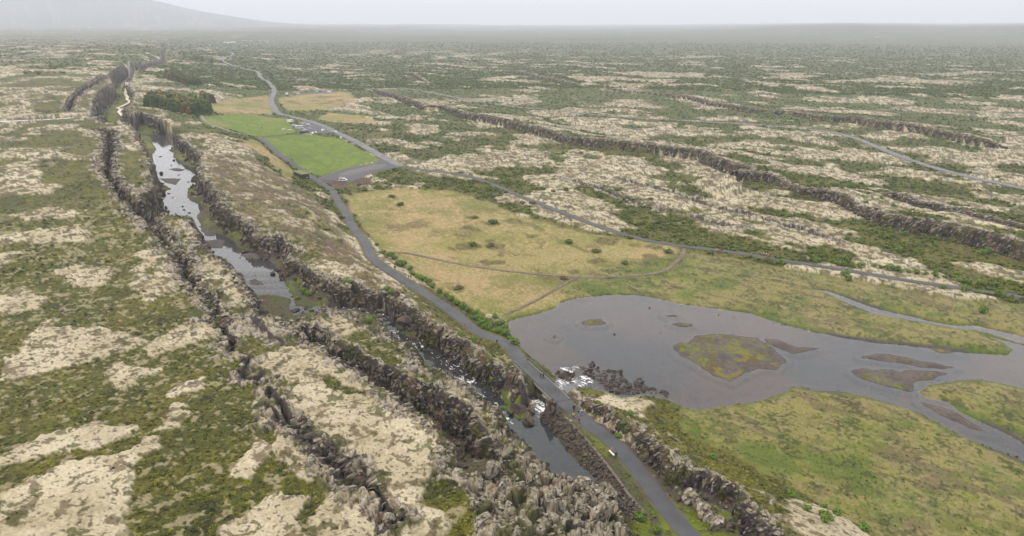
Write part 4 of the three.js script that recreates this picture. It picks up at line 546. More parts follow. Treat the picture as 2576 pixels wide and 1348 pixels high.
// ---------------------------------------------------------------- roads and paths
function ribbon(line, half, lift, across, wob, colour) {
  const n = line.length, m = across + 1, P = [], U = [], I = [], Cc = []; let s = 0;
  for (let i = 0; i < n; i++) {
    const a = line[Math.max(0, i - 1)], b = line[Math.min(n - 1, i + 1)], l = Math.hypot(b[0] - a[0], b[1] - a[1]) || 1, nx = -(b[1] - a[1]) / l, nz = (b[0] - a[0]) / l;
    if (i) s += Math.hypot(line[i][0] - line[i - 1][0], line[i][1] - line[i - 1][1]);
    for (let k = 0; k < m; k++) {
      const rim = k === 0 || k === across, w = (k / across * 2 - 1) * (half + (rim ? (vn(s / 1.6, k, 7) - 0.5) * wob : 0));
      const x = line[i][0] + nx * w, z = line[i][1] + nz * w;
      P.push(x, line[i][2] + lift - (rim ? 0.05 + lift * 0.6 : 0), z); U.push(w / 4, s / 4); const c = colour(x, z, w); Cc.push(c[0], c[1], c[2]);
    }
    if (i) for (let k = 0; k < across; k++) { const q = i * m + k; I.push(q - m, q - m + 1, q, q - m + 1, q + 1, q); }
  }
  const g = new THREE.BufferGeometry(); g.setAttribute('position', new THREE.Float32BufferAttribute(P, 3)); g.setAttribute('uv', new THREE.Float32BufferAttribute(U, 2)); g.setAttribute('color', new THREE.Float32BufferAttribute(Cc, 3)); g.setIndex(I); g.computeVertexNormals(); return g;
}
const paveMat = new THREE.MeshStandardMaterial({ vertexColors: true, roughness: 0.85, bumpMap: bump, bumpScale: 0.02 });
const paintMat = std(lin(0.62, 0.62, 0.62), 0.7);
const paveTone = { asphalt: [0.050, 0.052, 0.058], gravel: [0.15, 0.13, 0.11], dirt: [0.105, 0.077, 0.054], tarmac: [0.11, 0.112, 0.12] };
const paveColour = (kind) => (x, z, w) => { const t = paveTone[kind], k = 0.60 + 0.8 * fbm(x, z, 4, 4, 200) + 0.14 * (vn(x / 0.4, z / 0.4, 205) - 0.5) + (kind === 'dirt' ? (vn(x / 0.7, z / 0.7, 207) - 0.5) * 0.9 : 0); return [t[0] * k, t[1] * k, t[2] * k]; };
const roadLabel = { footpath: 'grey surfaced footpath winding across the plain', road: 'two lane asphalt road across the lava plain', trail: 'narrow worn trail over the meadow' };
for (const rd of roads) {
  const r0 = Math.min(...rd.line.map(p => Math.hypot(p[0], p[1]))), fine = smoothLine(rd.line, r0 < 350 ? 0.6 : r0 < 700 ? 2 : 5);
  const lift = r0 < 420 ? 0.03 : r0 < 900 ? 0.12 : 0.3;
  const o = tag(mesh(rd.name, ribbon(fine, rd.half, lift, r0 < 420 ? 10 : 4, rd.kind === 'dirt' ? 1.1 : 0.3, paveColour(rd.kind)), paveMat), roadLabel[rd.name], rd.name === 'road' ? 'road' : 'path', null, 'structure');
  if (rd.line2) {
    const dash = [], L = smoothLine(rd.line, 3); for (let i = 0; i < L.length - 1; i += 3) { if (Math.hypot(L[i][0], L[i][1]) < 1500) dash.push(ribbon([L[i], L[i + 1]], 0.09, lift + 0.03, 2, 0, () => [1, 1, 1])); }
    tag(mesh('lane_marking', mergeGeometries(dash), paintMat, o), null, null, null, 'stuff');
  }
}
function pad(name, pts, y, tone, label, cat) {
  const s = new THREE.Shape(smoothLine([...pts, pts[0]].map(p => [p[0], p[1]]), 2).map(p => new THREE.Vector2(p[0], -p[1]))); const g = new THREE.ShapeGeometry(s); g.rotateX(-Math.PI / 2); g.translate(0, y, 0);
  const n = g.attributes.position.count, c = new Float32Array(n * 3); for (let i = 0; i < n; i++) c.set(tone.map(v => v * (0.9 + 0.2 * hash(i, 3, 9))), i * 3); g.setAttribute('color', new THREE.BufferAttribute(c, 3));
  return tag(mesh(name, g, paveMat), label, cat, null, 'structure');
}
pad('road', T.loop, 1.06, paveTone.asphalt, 'asphalt turning loop at the end of the lawn', 'road');
pad('gravel_island', T.loop_in, 1.075, [0.085, 0.08, 0.075], 'gravel island inside the turning loop', 'gravel');
pad('parking_lot', T.lot, 1.06, paveTone.asphalt, 'asphalt car park between the two lawns', 'car park');
pad('parking_lot', T.tlot, 1.35, paveTone.asphalt, 'far car park beyond the straw field', 'car park');
console.log('roads done');

// ---------------------------------------------------------------- stones
function rockGeo(seed, detail, tall = 1, lichen = 0.5, dark = 1) {
  const R = rng(seed), g = new THREE.IcosahedronGeometry(1, detail), p = g.attributes.position, planes = [], v = new THREE.Vector3(), n = new THREE.Vector3();
  for (let i = 0; i < 8; i++) planes.push([new THREE.Vector3(R() - 0.5, R() - 0.5, R() - 0.5).normalize(), 0.28 + R() * 0.36]);
  const sx = 0.75 + R() * 0.5, sz = 0.75 + R() * 0.5, sy = tall * (0.7 + R() * 0.4);
  for (let i = 0; i < p.count; i++) {
    v.fromBufferAttribute(p, i); const k = 0.95 + 0.1 * vn(v.x * 2.1 + seed, v.y * 2.1 + v.z * 1.7, 3); v.multiplyScalar(k);
    for (const [q, d] of planes) { const e = v.dot(q) - d; if (e > 0) v.addScaledVector(q, -e); }
    p.setXYZ(i, v.x * sx * 1.35, v.y * sy * 1.35, v.z * sz * 1.35);
  }
  g.computeVertexNormals();
  const c = new Float32Array(p.count * 3);
  for (let i = 0; i < p.count; i += 3) {
    const x = (p.getX(i) + p.getX(i + 1) + p.getX(i + 2)) / 3, y = (p.getY(i) + p.getY(i + 1) + p.getY(i + 2)) / 3, z = (p.getZ(i) + p.getZ(i + 1) + p.getZ(i + 2)) / 3;
    put(C.rockA); blend(C.rockB, vn(x * 2 + seed, y * 2 + z * 2, 11)); blend(C.rockC, sm((vn(x * 1.2 - z, y * 1.2 + seed, 12) - 0.6) / 0.2) * 0.6);
    tmp[0] *= dark; tmp[1] *= dark; tmp[2] *= dark;
    const l = vn(x * 3.6 + 9 + seed, z * 3.6 + y * 2.9, 13) * 0.4 + vn(x * 9 + 9, z * 9 + y * 8, 17) * 0.6; blend(C.lichen, sm((l - (0.98 - lichen)) / 0.3) * 0.85); blend(C.lichenW, sm((vn(x * 7, z * 7 + y * 7, 14 + seed) - (1.12 - lichen * 0.5)) / 0.1));
    for (let k = 0; k < 3; k++) c.set(tmp, (i + k) * 3);
  }
  g.setAttribute('color', new THREE.BufferAttribute(c, 3)); return g;
}
const rockMat = new THREE.MeshStandardMaterial({ vertexColors: true, roughness: 0.95 });
const rimRocks = [0, 1, 2, 3, 4].map(i => rockGeo(20 + i, 2, 0.85, 0.74)), darkRocks = [0, 1, 2].map(i => rockGeo(40 + i, 2, 1, 0.4, 1.0)), wetRocks = [0, 1, 2, 3].map(i => rockGeo(60 + i, 1, 0.75, 0.2, 0.95)), bigRocks = [0, 1, 2, 3].map(i => rockGeo(80 + i, 3, 0.95, 0.68));
const MX = new THREE.Matrix4(), QT = new THREE.Quaternion(), EU = new THREE.Euler(), V1 = new THREE.Vector3(), V2 = new THREE.Vector3();
function instances(name, geo, mat, list, label, category, colours, parent) {
  if (!list.length) return; const im = new THREE.InstancedMesh(geo, mat, list.length); im.name = parent ? name : numbered(name); im.castShadow = im.receiveShadow = true;
  list.forEach((l, i) => { EU.set(l.rx || 0, l.ry || 0, l.rz || 0); MX.compose(V1.set(l.x, l.y, l.z), QT.setFromEuler(EU), V2.set(l.s * (l.wx || 1), l.s * (l.wy || 1), l.s * (l.wx || 1))); im.setMatrixAt(i, MX); if (colours) im.setColorAt(i, l.c); });
  tag(im, label, category, null, 'stuff'); (parent || scene).add(im); return im;
}
// walls of bare rock standing along a run of points [x, z, nx, nz], n towards the low side
const rubble = [], wallTris = [0];
function wallMesh(name, run, label, opt = {}) {
  const P = [], Cc = [], I = []; const R = rng(run.length + 7); let s = 0, prev = null, cols = [];
  // find where the ground really breaks off beside the surveyed rim
  const raw = run.map(([ex, ez, nx, nz, res]) => { let best = 0, at = 0, last = heightAt(ex - nx * 3.4, ez - nz * 3.4, res); for (let q = -2.8; q <= 3.5; q += 0.6) { const h = heightAt(ex + nx * q, ez + nz * q, res); if (last - h > best) { best = last - h; at = q - 0.3; } last = h; } return at; });
  const offs = raw.map((_, i) => { let a = 0, w = 0; for (let j = -2; j <= 2; j++) { const v = raw[i + j]; if (v !== undefined) { a += v; w++; } } return a / w; });
  const flush = () => { if (cols.length > 1) for (let i = 1; i < cols.length; i++) { const a = cols[i - 1], b = cols[i]; for (let k = 0; k < a.n; k++) { const p = a.at + k, q = b.at + k; const tri = opt.flip ? [p, q, p + 1, p + 1, q, q + 1] : [p, p + 1, q, q, p + 1, q + 1]; I.push(...tri); } } cols = []; };
  for (let i = 0; i < run.length; i++) {
    const [ex, ez, nx, nz, res] = run[i]; if (prev) s += Math.hypot(ex - prev[0], ez - prev[1]); prev = run[i];
    const r = Math.hypot(ex, ez), off = offs[i], bx = ex + nx * off, bz = ez + nz * off;
    const top = heightAt(bx - nx * 1.3, bz - nz * 1.3, res), foot = Math.min(top, heightAt(bx + nx * 1.7, bz + nz * 1.7, res)), hh = top - foot;
    if (hh < 1.1) { flush(); continue; }
    const nv = Math.min(opt.rows || 40, Math.max(4, Math.round((opt.high || 9) / res))); const col = { at: P.length / 3, n: nv }; if (cols.length && cols[0].n !== nv) flush(); cols.push(col);
    for (let k = 0; k <= nv; k++) {
      const t = k / nv, y = top + 0.1 - (hh + 0.7) * t;
      const row = Math.floor(y / 1.9 + hash(Math.floor(s / 4), 2, 5)), cu = s / 1.35 + hash(row, 7, 2) * 0.8, ci = Math.floor(cu), fu = cu - ci;
      const gap = Math.min(fu, 1 - fu) < 0.11 ? -0.4 : 0;
      const b1 = hash(ci, row, 3), row2 = Math.floor(y / 0.8), b2 = hash(Math.floor(s / 0.62 + row2 * 0.5), row2, 8);
      let o = k === 0 ? -1.3 : t < 0.1 ? -0.2 : 0.35 + 1.0 * t; const amp = k === 0 ? 0 : Math.min(1, hh / 4);
      o += amp * (b1 * 0.95 + b2 * 0.35 + gap + (vn(s / 0.45, y / 0.45, 21) - 0.5) * 0.35 - 0.3);
      P.push(bx + nx * o, y + (k && k < nv ? (b2 - 0.5) * 0.25 : 0), bz + nz * o);
      put(C.rockA); blend(C.rockB, 0.25 + 0.75 * b1); blend(C.rockC, sm((vn(s / 4, y / 3, 23) - 0.62) / 0.1) * 0.7);
      blend(C.lichen, sm((vn(s / 1.1, y / 1.1, 24) * 0.6 + b2 * 0.4 - (opt.lichen ?? 0.68)) / 0.08) * 0.8); blend(C.lichenW, sm((vn(s / 0.4, y / 0.5, 25) - 0.8) / 0.08) * 0.8);
      blend(C.heathA, sm((vn(s / 2.3, y / 1.6, 26) - 0.66) / 0.06) * 0.8);
      Cc.push(tmp[0], tmp[1], tmp[2]);
    }
    const dens = opt.rocks ?? 1; const step = res;
    if (R() < dens * step * (r < 300 ? 1.5 : r < 600 ? 0.9 : 0.35)) { const q = R() * 3.4 - 3.0, sz = 0.25 + R() * R() * (r < 260 ? 1.0 : 1.3); rubble.push({ x: bx + nx * q, z: bz + nz * q, y: 0, s: sz, k: 0, up: 0.3 }); }
    if (R() < dens * step * (r < 600 ? 0.55 : 0.2)) { const q = 2.1 + R() * 2.6, sz = 0.3 + R() * R() * 1.3; rubble.push({ x: bx + nx * q, z: bz + nz * q, y: 0, s: sz, k: 1, up: 0.15 }); }
  }
  flush(); if (!I.length) return;
  let g = new THREE.BufferGeometry(); g.setAttribute('position', new THREE.Float32BufferAttribute(P, 3)); g.setAttribute('color', new THREE.Float32BufferAttribute(Cc, 3)); g.setIndex(I); g.computeVertexNormals(); wallTris[0] += I.length / 3;
  return tag(mesh(name, g, wallMat), label, 'cliff', null, 'structure');
}
const wallMat = new THREE.MeshStandardMaterial({ vertexColors: true, roughness: 0.95, flatShading: true, side: THREE.DoubleSide });
function runAlong(pts, closed, side, widthAt) {
  const out = []; const n = pts.length, m = closed ? n : n - 1;
  const cx = pts.map((p, i) => { const a = pts[closed ? (i + n - 1) % n : Math.max(0, i - 1)], b = pts[closed ? (i + 1) % n : Math.min(n - 1, i + 1)], l = Math.hypot(b[0] - a[0], b[1] - a[1]) || 1; return [-(b[1] - a[1]) / l * side, (b[0] - a[0]) / l * side]; });
  for (let i = 0; i < m; i++) {
    const a = pts[i], b = pts[(i + 1) % n], L = Math.hypot(b[0] - a[0], b[1] - a[1]), res = clamp(Math.hypot(a[0], a[1]) * 0.0016, 0.28, 3.5), k = Math.max(1, Math.round(L / res));
    for (let j = 0; j < k; j++) { const t = j / k; let nx = mix(cx[i][0], cx[(i + 1) % n][0], t), nz = mix(cx[i][1], cx[(i + 1) % n][1], t); const l = Math.hypot(nx, nz) || 1; nx /= l; nz /= l; const w = widthAt ? mix(a[2], b[2], t) : 0; out.push([mix(a[0], b[0], t) - nx * w, mix(a[1], b[1], t) - nz * w, nx, nz, res]); }
  }
  return out;
}
{
  const area = p => p.reduce((s, a, i) => { const b = p[(i + 1) % p.length]; return s + a[0] * b[1] - b[0] * a[1]; }, 0);
  const split = (run, parts, fn) => { const n = Math.ceil(run.length / parts); for (let i = 0; i < parts; i++) fn(run.slice(i * n, (i + 1) * n + 1)); };
  const gs = area(T.gorge) > 0 ? 1 : -1; split(runAlong(T.gorge, true, gs), 8, r => wallMesh('cliff', r, 'dark broken rock wall of the river gorge', { high: 9 }));
  const fs = area(T.fissure2) > 0 ? 1 : -1; split(runAlong(T.fissure2, true, fs), 2, r => wallMesh('cliff', r, 'rugged rock wall of the fissure beside the gorge', { high: 12, lichen: 0.62, rocks: 0.7 }));
  for (const [k, h] of [['fissure1', 8], ['fissure1b', 9], ['crack4', 4], ['crack3', 3]]) for (const sd of [1, -1]) wallMesh('cliff', runAlong(T[k], false, sd, true), 'rock wall of a narrow open fissure in the plateau', { high: h, flip: sd < 0, rocks: 0.8, lichen: 0.62 });
  scarps.forEach((f, i) => wallMesh('cliff', runAlong(f.p, false, 1), 'long dark fault scarp across the mossy plain', { high: 8, rows: 26, rocks: 0.7 }));
  console.log('walls', wallTris[0], 'rubble', rubble.length);
}
{
  const R = rng(77), lists = [...rimRocks, ...darkRocks].map(() => []);
  for (const q of rubble) { const h = heightAt(q.x, q.z, 0.5); const o = H_; if (o.road > 0.3) continue; const k = q.k ? 5 + Math.floor(R() * 3) : Math.floor(R() * 5); lists[k].push({ x: q.x, z: q.z, y: h + q.s * q.up, s: q.s, rx: (R() - 0.5) * 0.7, ry: R() * 6.28, rz: (R() - 0.5) * 0.7, wy: 0.8 + R() * 0.5 }); }
  lists.forEach((l, i) => instances('rubble', (i < 5 ? rimRocks[i] : darkRocks[i - 5]), rockMat, l, 'broken lava stones lying along the rims and cliff feet', 'rubble'));
}
console.log('stones done');
// ---------------------------------------------------------------- plants
const leafMat = new THREE.MeshStandardMaterial({ vertexColors: true, roughness: 0.95, side: THREE.DoubleSide });
// leaf faces spread through lumps of a crown; r0 is the half width, h the height
function leaves(seed, n, r0, h, leaf, a, b, lumps = 5, flat = 0.5) {
  const R = rng(seed), P = [], Cc = [], L = []; const u = new THREE.Vector3(), v = new THREE.Vector3(), w = new THREE.Vector3(), c = new THREE.Vector3();
  for (let i = 0; i < lumps; i++) { const t = R() * 6.28, q = Math.sqrt(R()) * r0 * 0.62; L.push([Math.cos(t) * q, h * (0.3 + 0.38 * R()), Math.sin(t) * q, r0 * (0.32 + 0.26 * R()), h * (0.26 + 0.16 * R())]); }
  for (let i = 0; i < n; i++) {
    const l = L[i % lumps]; u.set(R() - 0.5, R() - 0.42, R() - 0.5).normalize(); const d = Math.pow(R(), 0.35);
    c.set(l[0] + u.x * l[3] * d, Math.max(0.02 * h, l[1] + u.y * l[4] * d), l[2] + u.z * l[3] * d);
    w.set(R() - 0.5, flat * (R() + 0.3), R() - 0.5).add(u.multiplyScalar(0.6)).normalize(); v.set(R() - 0.5, R() - 0.5, R() - 0.5).cross(w).normalize(); u.crossVectors(w, v);
    const s = leaf * (0.6 + R() * 0.8), k = R(), e = s * (0.45 + R() * 0.3);
    const A = [c.x - v.x * s, c.y - v.y * s, c.z - v.z * s], B = [c.x + u.x * e, c.y + u.y * e, c.z + u.z * e], D = [c.x + v.x * s, c.y + v.y * s, c.z + v.z * s], E = [c.x - u.x * e, c.y - u.y * e, c.z - u.z * e];
    P.push(...A, ...B, ...D, ...A, ...D, ...E); const g = 0.8 + R() * 0.4; for (let q = 0; q < 6; q++) Cc.push(mix(a[0], b[0], k) * g, mix(a[1], b[1], k) * g, mix(a[2], b[2], k) * g);
  }
  const g = new THREE.BufferGeometry(); g.setAttribute('position', new THREE.Float32BufferAttribute(P, 3)); g.setAttribute('color', new THREE.Float32BufferAttribute(Cc, 3)); g.computeVertexNormals(); return g;
}
function stems(seed, n, r0, h, thick, tone) {
  const R = rng(seed), gs = []; for (let i = 0; i < n; i++) { const t = R() * 6.28, q = r0 * 0.5 * R(), g = new THREE.CylinderGeometry(thick * 0.4, thick, h * 0.7, 5); g.translate(0, h * 0.33, 0); g.rotateZ((R() - 0.5) * 0.5 + q * 0.1); g.rotateY(t); g.translate(Math.cos(t) * q * 0.4, 0, Math.sin(t) * q * 0.4); gs.push(g); }
  return mergeGeometries(gs);
}
const barkMat = std(lin(0.11, 0.085, 0.065), 0.95), needleMat = leafMat;
// ground cover that nobody could count: low heath, grass tufts, far scrub
{
  const R = rng(404), G = (a, b) => [0, 1, 2].map(i => leaves(300 + i, 34, 1, 0.55, 0.26, a, b, 4, 0.8));
  const white = [1, 1, 1], dim = [0.55, 0.58, 0.5], shape = G(white, dim), tuft = [0, 1].map(i => leaves(330 + i, 22, 0.7, 0.7, 0.34, white, dim, 3, 0.1)), scrub = [0, 1, 2].map(i => leaves(340 + i, 46, 1, 1.0, 0.27, white, dim, 6, 0.6));
  const heath = shape.map(() => []), grass = tuft.map(() => []), low = scrub.map(() => []), far = scrub.map(() => []);
  const col = (c, k) => lin(c[0] * k, c[1] * k, c[2] * k), pickC = (a, b) => { const t = R(); return a.map((v, i) => mix(v, b[i], t)); };
  // spots spread evenly over what a walker round the origin would see
  const spot = (r0, r1) => { const a = (R() * 80 - 40) * Math.PI / 180, r = r0 / (1 - R() * (1 - r0 / r1)); return [Math.sin(a) * r, -Math.cos(a) * r, r]; };
  for (let i = 0; i < 70000; i++) {
    const [x, z, r] = spot(100, 420), o = probe(x, z, 0.5); if (o.water > 0.05 || o.road > 0.02 || o.lawn > 0.1 || o.soil > 0.2 || o.gravel > 0.2 || o.wet > 0.95 && o.lev > -1) continue;
    const item = (s, c) => ({ x, z, y: o.h - 0.03, s, ry: R() * 6.28, rx: (R() - 0.5) * 0.3, wy: 0.8 + R() * 0.5, c: col(c, 0.75 + R() * 0.7) });
    if (o.tan > 0.4 || o.grass > 0.4) { if (R() < 0.4) { const c = tint(o, x, z, 0.5); grass[Math.floor(R() * 2)].push(item(0.18 + R() * 0.22, [c[0] * 2.0, c[1] * 2.0, c[2] * 1.6])); } continue; }
    if (o.moss > 0.35 || o.rock > 0.45) { if (R() > 0.04) continue; }
    if (o.pit > 0.5 && R() > 0.5) continue;
    const c = [...tint(o, x, z, 0.5)]; if (c[0] > c[1] * 1.45 && R() > 0.3 || c[0] > 0.075) continue;
    heath[Math.floor(R() * 3)].push(item(0.28 + R() * R() * 0.65, o.moss > 0.35 ? C.heathA : [c[0] * 2.0, c[1] * 2.0, c[2] * 1.2]));
  }
  const bushy = (o, x, z) => { const c = tint(o, x, z, 1); return c[1] > c[0] * 1.02 && o.moss < 0.3; };
  for (let i = 0; i < 70000; i++) {
    const [x, z, r] = spot(330, 1500), o = probe(x, z, 2); if (o.water > 0.05 || o.road > 0.02 || o.lawn > 0.1 || o.tan > 0.3 || o.grass > 0.4 || o.rock > 0.4 || o.soil > 0.2 || o.pit > 0.4 && r < 700 || o.brown > 0.5 && R() > 0.15) continue; if (o.east < -20 && R() > 0.35) continue;
    if (FX.loop && (near(FX.loop, x, z) && Q.d < 2 || near(FX.lot, x, z) && Q.d < 2 || near(FX.tlot, x, z) && Q.d < 2)) continue;
    if (!bushy(o, x, z)) continue; const big = o.east > 20 ? 1 : 0.6, c = pickC(C.leafA, C.leafB);
    low[Math.floor(R() * 3)].push({ x, z, y: o.h - 0.1, s: (0.5 + R() * R() * 1.5 + r * 0.0006) * big, ry: R() * 6.28, wy: 0.7 + R() * 0.4, c: col(c, 0.7 + R() * 0.7) });
  }
  for (let i = 0; i < 45000; i++) {
    const [x, z, r] = spot(1300, 4200), o = probe(x, z, 6); if (o.water > 0.05 || o.road > 0.02 || o.rock > 0.4 || o.east < -20 && R() > 0.3) continue; if (!bushy(o, x, z)) continue; const c = pickC(C.leafA, C.leafB);
    far[Math.floor(R() * 3)].push({ x, z, y: o.h - 0.2, s: 1.2 + R() * 2 + r * 0.0004, ry: R() * 6.28, wy: 0.6 + R() * 0.4, c: col(c, 0.7 + R() * 0.7) });
  }
  heath.forEach((l, i) => instances('heath', shape[i], leafMat, l, 'low heath and crowberry cushions covering the plateau', 'heath', true));
  grass.forEach((l, i) => instances('grass', tuft[i], leafMat, l, 'dry grass tufts over the meadow', 'grass', true));
  low.forEach((l, i) => instances('scrub', scrub[i], leafMat, l, 'low birch scrub scattered over the lava', 'scrub', true));
  far.forEach((l, i) => instances('scrub', scrub[i], leafMat, l, 'distant birch scrub fading into haze', 'scrub', true));
  console.log('cover', heath.flat().length, grass.flat().length, low.flat().length, far.flat().length);
}
// single bushes
const bushLeaf = [0, 1, 2, 3].map(i => leaves(500 + i, 340, 1, 1.25, 0.145, [0.058, 0.108, 0.008], [0.105, 0.165, 0.018], 9, 0.5)), darkLeaf = [0, 1].map(i => leaves(510 + i, 300, 1, 0.75, 0.15, [0.048, 0.075, 0.006], [0.08, 0.108, 0.01], 8, 0.6)), brownLeaf = [0, 1].map(i => leaves(520 + i, 260, 1, 0.55, 0.15, [0.08, 0.066, 0.026], [0.12, 0.10, 0.034], 8, 0.6));
const bushStem = stems(530, 7, 1, 1.1, 0.05);
function bush(x, z, s, geo, label, grp) {
  const R = rng(Math.round(x * 31 + z * 17)), y = heightAt(x, z, 0.5); if (H_.water > 0.3) return; const b = group('bush', x, y - 0.08, z, R() * 6.28); b.scale.setScalar(s); b.scale.y = s * (0.85 + R() * 0.3);
  mesh('foliage', geo[Math.floor(R() * geo.length)], leafMat, b); mesh('stem', bushStem, barkMat, b); tag(b, label, 'bush', grp);
}
{
  const R = rng(9);
  for (const p of T.path_bush) { bush(p[0], p[1], 1.3 + R() * 0.9, bushLeaf, 'leafy green birch bush in the hedge between footpath and meadow', 'bushes lining the footpath'); if (R() < 0.75) bush(p[0] + R() * 3 - 1.5, p[1] + R() * 3 - 1.5, 0.9 + R() * 0.8, bushLeaf, 'leafy green birch bush in the hedge between footpath and meadow', 'bushes lining the footpath'); }
  T.bush.forEach((p, i) => bush(p[0], p[1], 2.1 + R() * 1.1, i % 3 === 1 ? brownLeaf : darkLeaf, i % 3 === 1 ? 'low brown willow bush on the straw meadow' : 'low dark green willow bush on the straw meadow', i % 3 === 1 ? 'brown bushes on the meadow' : 'dark bushes on the meadow'));
  for (const p of T.bush_e) bush(p[0], p[1], 1.3 + R() * 1.2, bushLeaf, 'green birch bush beside the straight footpath or the mossy scarp', 'bushes on the mossy plain');
  T.bush_gorge.forEach((p, i) => bush(p[0], p[1], i < 2 ? 2.3 : 1.1 + R() * 0.8, bushLeaf, 'bright green bush growing inside the river gorge', 'bushes in the gorge'));
  for (const p of T.bush_s) bush(p[0], p[1], 0.9 + R() * 0.8, bushLeaf, 'small green bush on the rocky ridge near the footbridge', 'bushes on the ridge');
}
// conifers
function conifer(seed, h, tone) {
  const R = rng(seed), P = [], Cc = []; const tiers = 15;
  for (let t = 0; t < tiers; t++) {
    const f = t / tiers, y = h * (0.08 + 0.92 * f), rad = h * 0.2 * Math.pow(1 - f, 0.8) + 0.12, n = Math.max(5, Math.round(12 * (1 - f) + 4));
    for (let i = 0; i < n; i++) {
      const a = (i + R()) / n * 6.283, l = rad * (0.65 + R() * 0.55), w = l * 0.36 + 0.12, dy = -l * (0.25 + R() * 0.3), cx = Math.cos(a), cz = Math.sin(a), k = 0.65 + R() * 0.7, yy = y + (R() - 0.5) * h * 0.05;
      const A = [0, yy + h * 0.045, 0], T2 = [cx * l, yy + dy, cz * l], B = [cx * l * 0.6 - cz * w, yy + dy * 0.45, cz * l * 0.6 + cx * w], D = [cx * l * 0.6 + cz * w, yy + dy * 0.45, cz * l * 0.6 - cx * w];
      P.push(...A, ...B, ...T2, ...A, ...T2, ...D); for (let q = 0; q < 6; q++) Cc.push(tone[0] * k, tone[1] * k, tone[2] * k);
    }
  }
  const g = new THREE.BufferGeometry(); g.setAttribute('position', new THREE.Float32BufferAttribute(P, 3)); g.setAttribute('color', new THREE.Float32BufferAttribute(Cc, 3)); g.computeVertexNormals(); return g;
}
{
  const R = rng(31), kinds = [[0.062, 0.095, 0.012], [0.085, 0.105, 0.012], [0.13, 0.10, 0.016], [0.052, 0.085, 0.02]].map((t, i) => conifer(600 + i, 1, t)), trunk = new THREE.CylinderGeometry(0.006, 0.022, 0.9, 6); trunk.translate(0, 0.45, 0);
  const tree = (x, z, h, label, grp) => { const g = group('conifer', x, heightAt(x, z, 2) - 0.2, z, R() * 6.28); g.scale.set(h * (0.95 + R() * 0.4), h, h * (0.95 + R() * 0.4)); mesh('trunk', trunk, barkMat, g); mesh('crown', kinds[Math.floor(R() * 4)], needleMat, g); tag(g, label, 'tree', grp); };
  const fill = (poly, n, gap, h0, h1, label, grp) => { const f = feature(poly, true, 1), done = []; for (let i = 0; i < 4000 && done.length < n; i++) { const x = mix(f.x0, f.x1, R()), z = mix(f.z0, f.z1, R()); if (!near(f, x, z) || Q.d > 0 || done.some(p => Math.hypot(p[0] - x, p[1] - z) < gap)) continue; done.push([x, z]); tree(x, z, h0 + R() * (h1 - h0), label, grp); } };
  fill(T.grove, 150, 4.2, 6.5, 14, 'dark spruce in the dense grove behind the lawn', 'conifer grove by the lawn');
  fill(T.grove3, 14, 3, 9, 13, 'tall narrow spruce in the clump at the end of the grove', 'spruces at the end of the grove');
  fill(T.grove2, 60, 4.5, 7, 12, 'hazy spruce in the second grove below the cliff', 'conifers below the far cliff');
  for (const p of T.conifer_lone) tree(p[0], p[1], 11 + R() * 5, 'lone dark spruce on the green hillside below the far road', 'lone spruces on the hillside');
}
console.log('plants done');
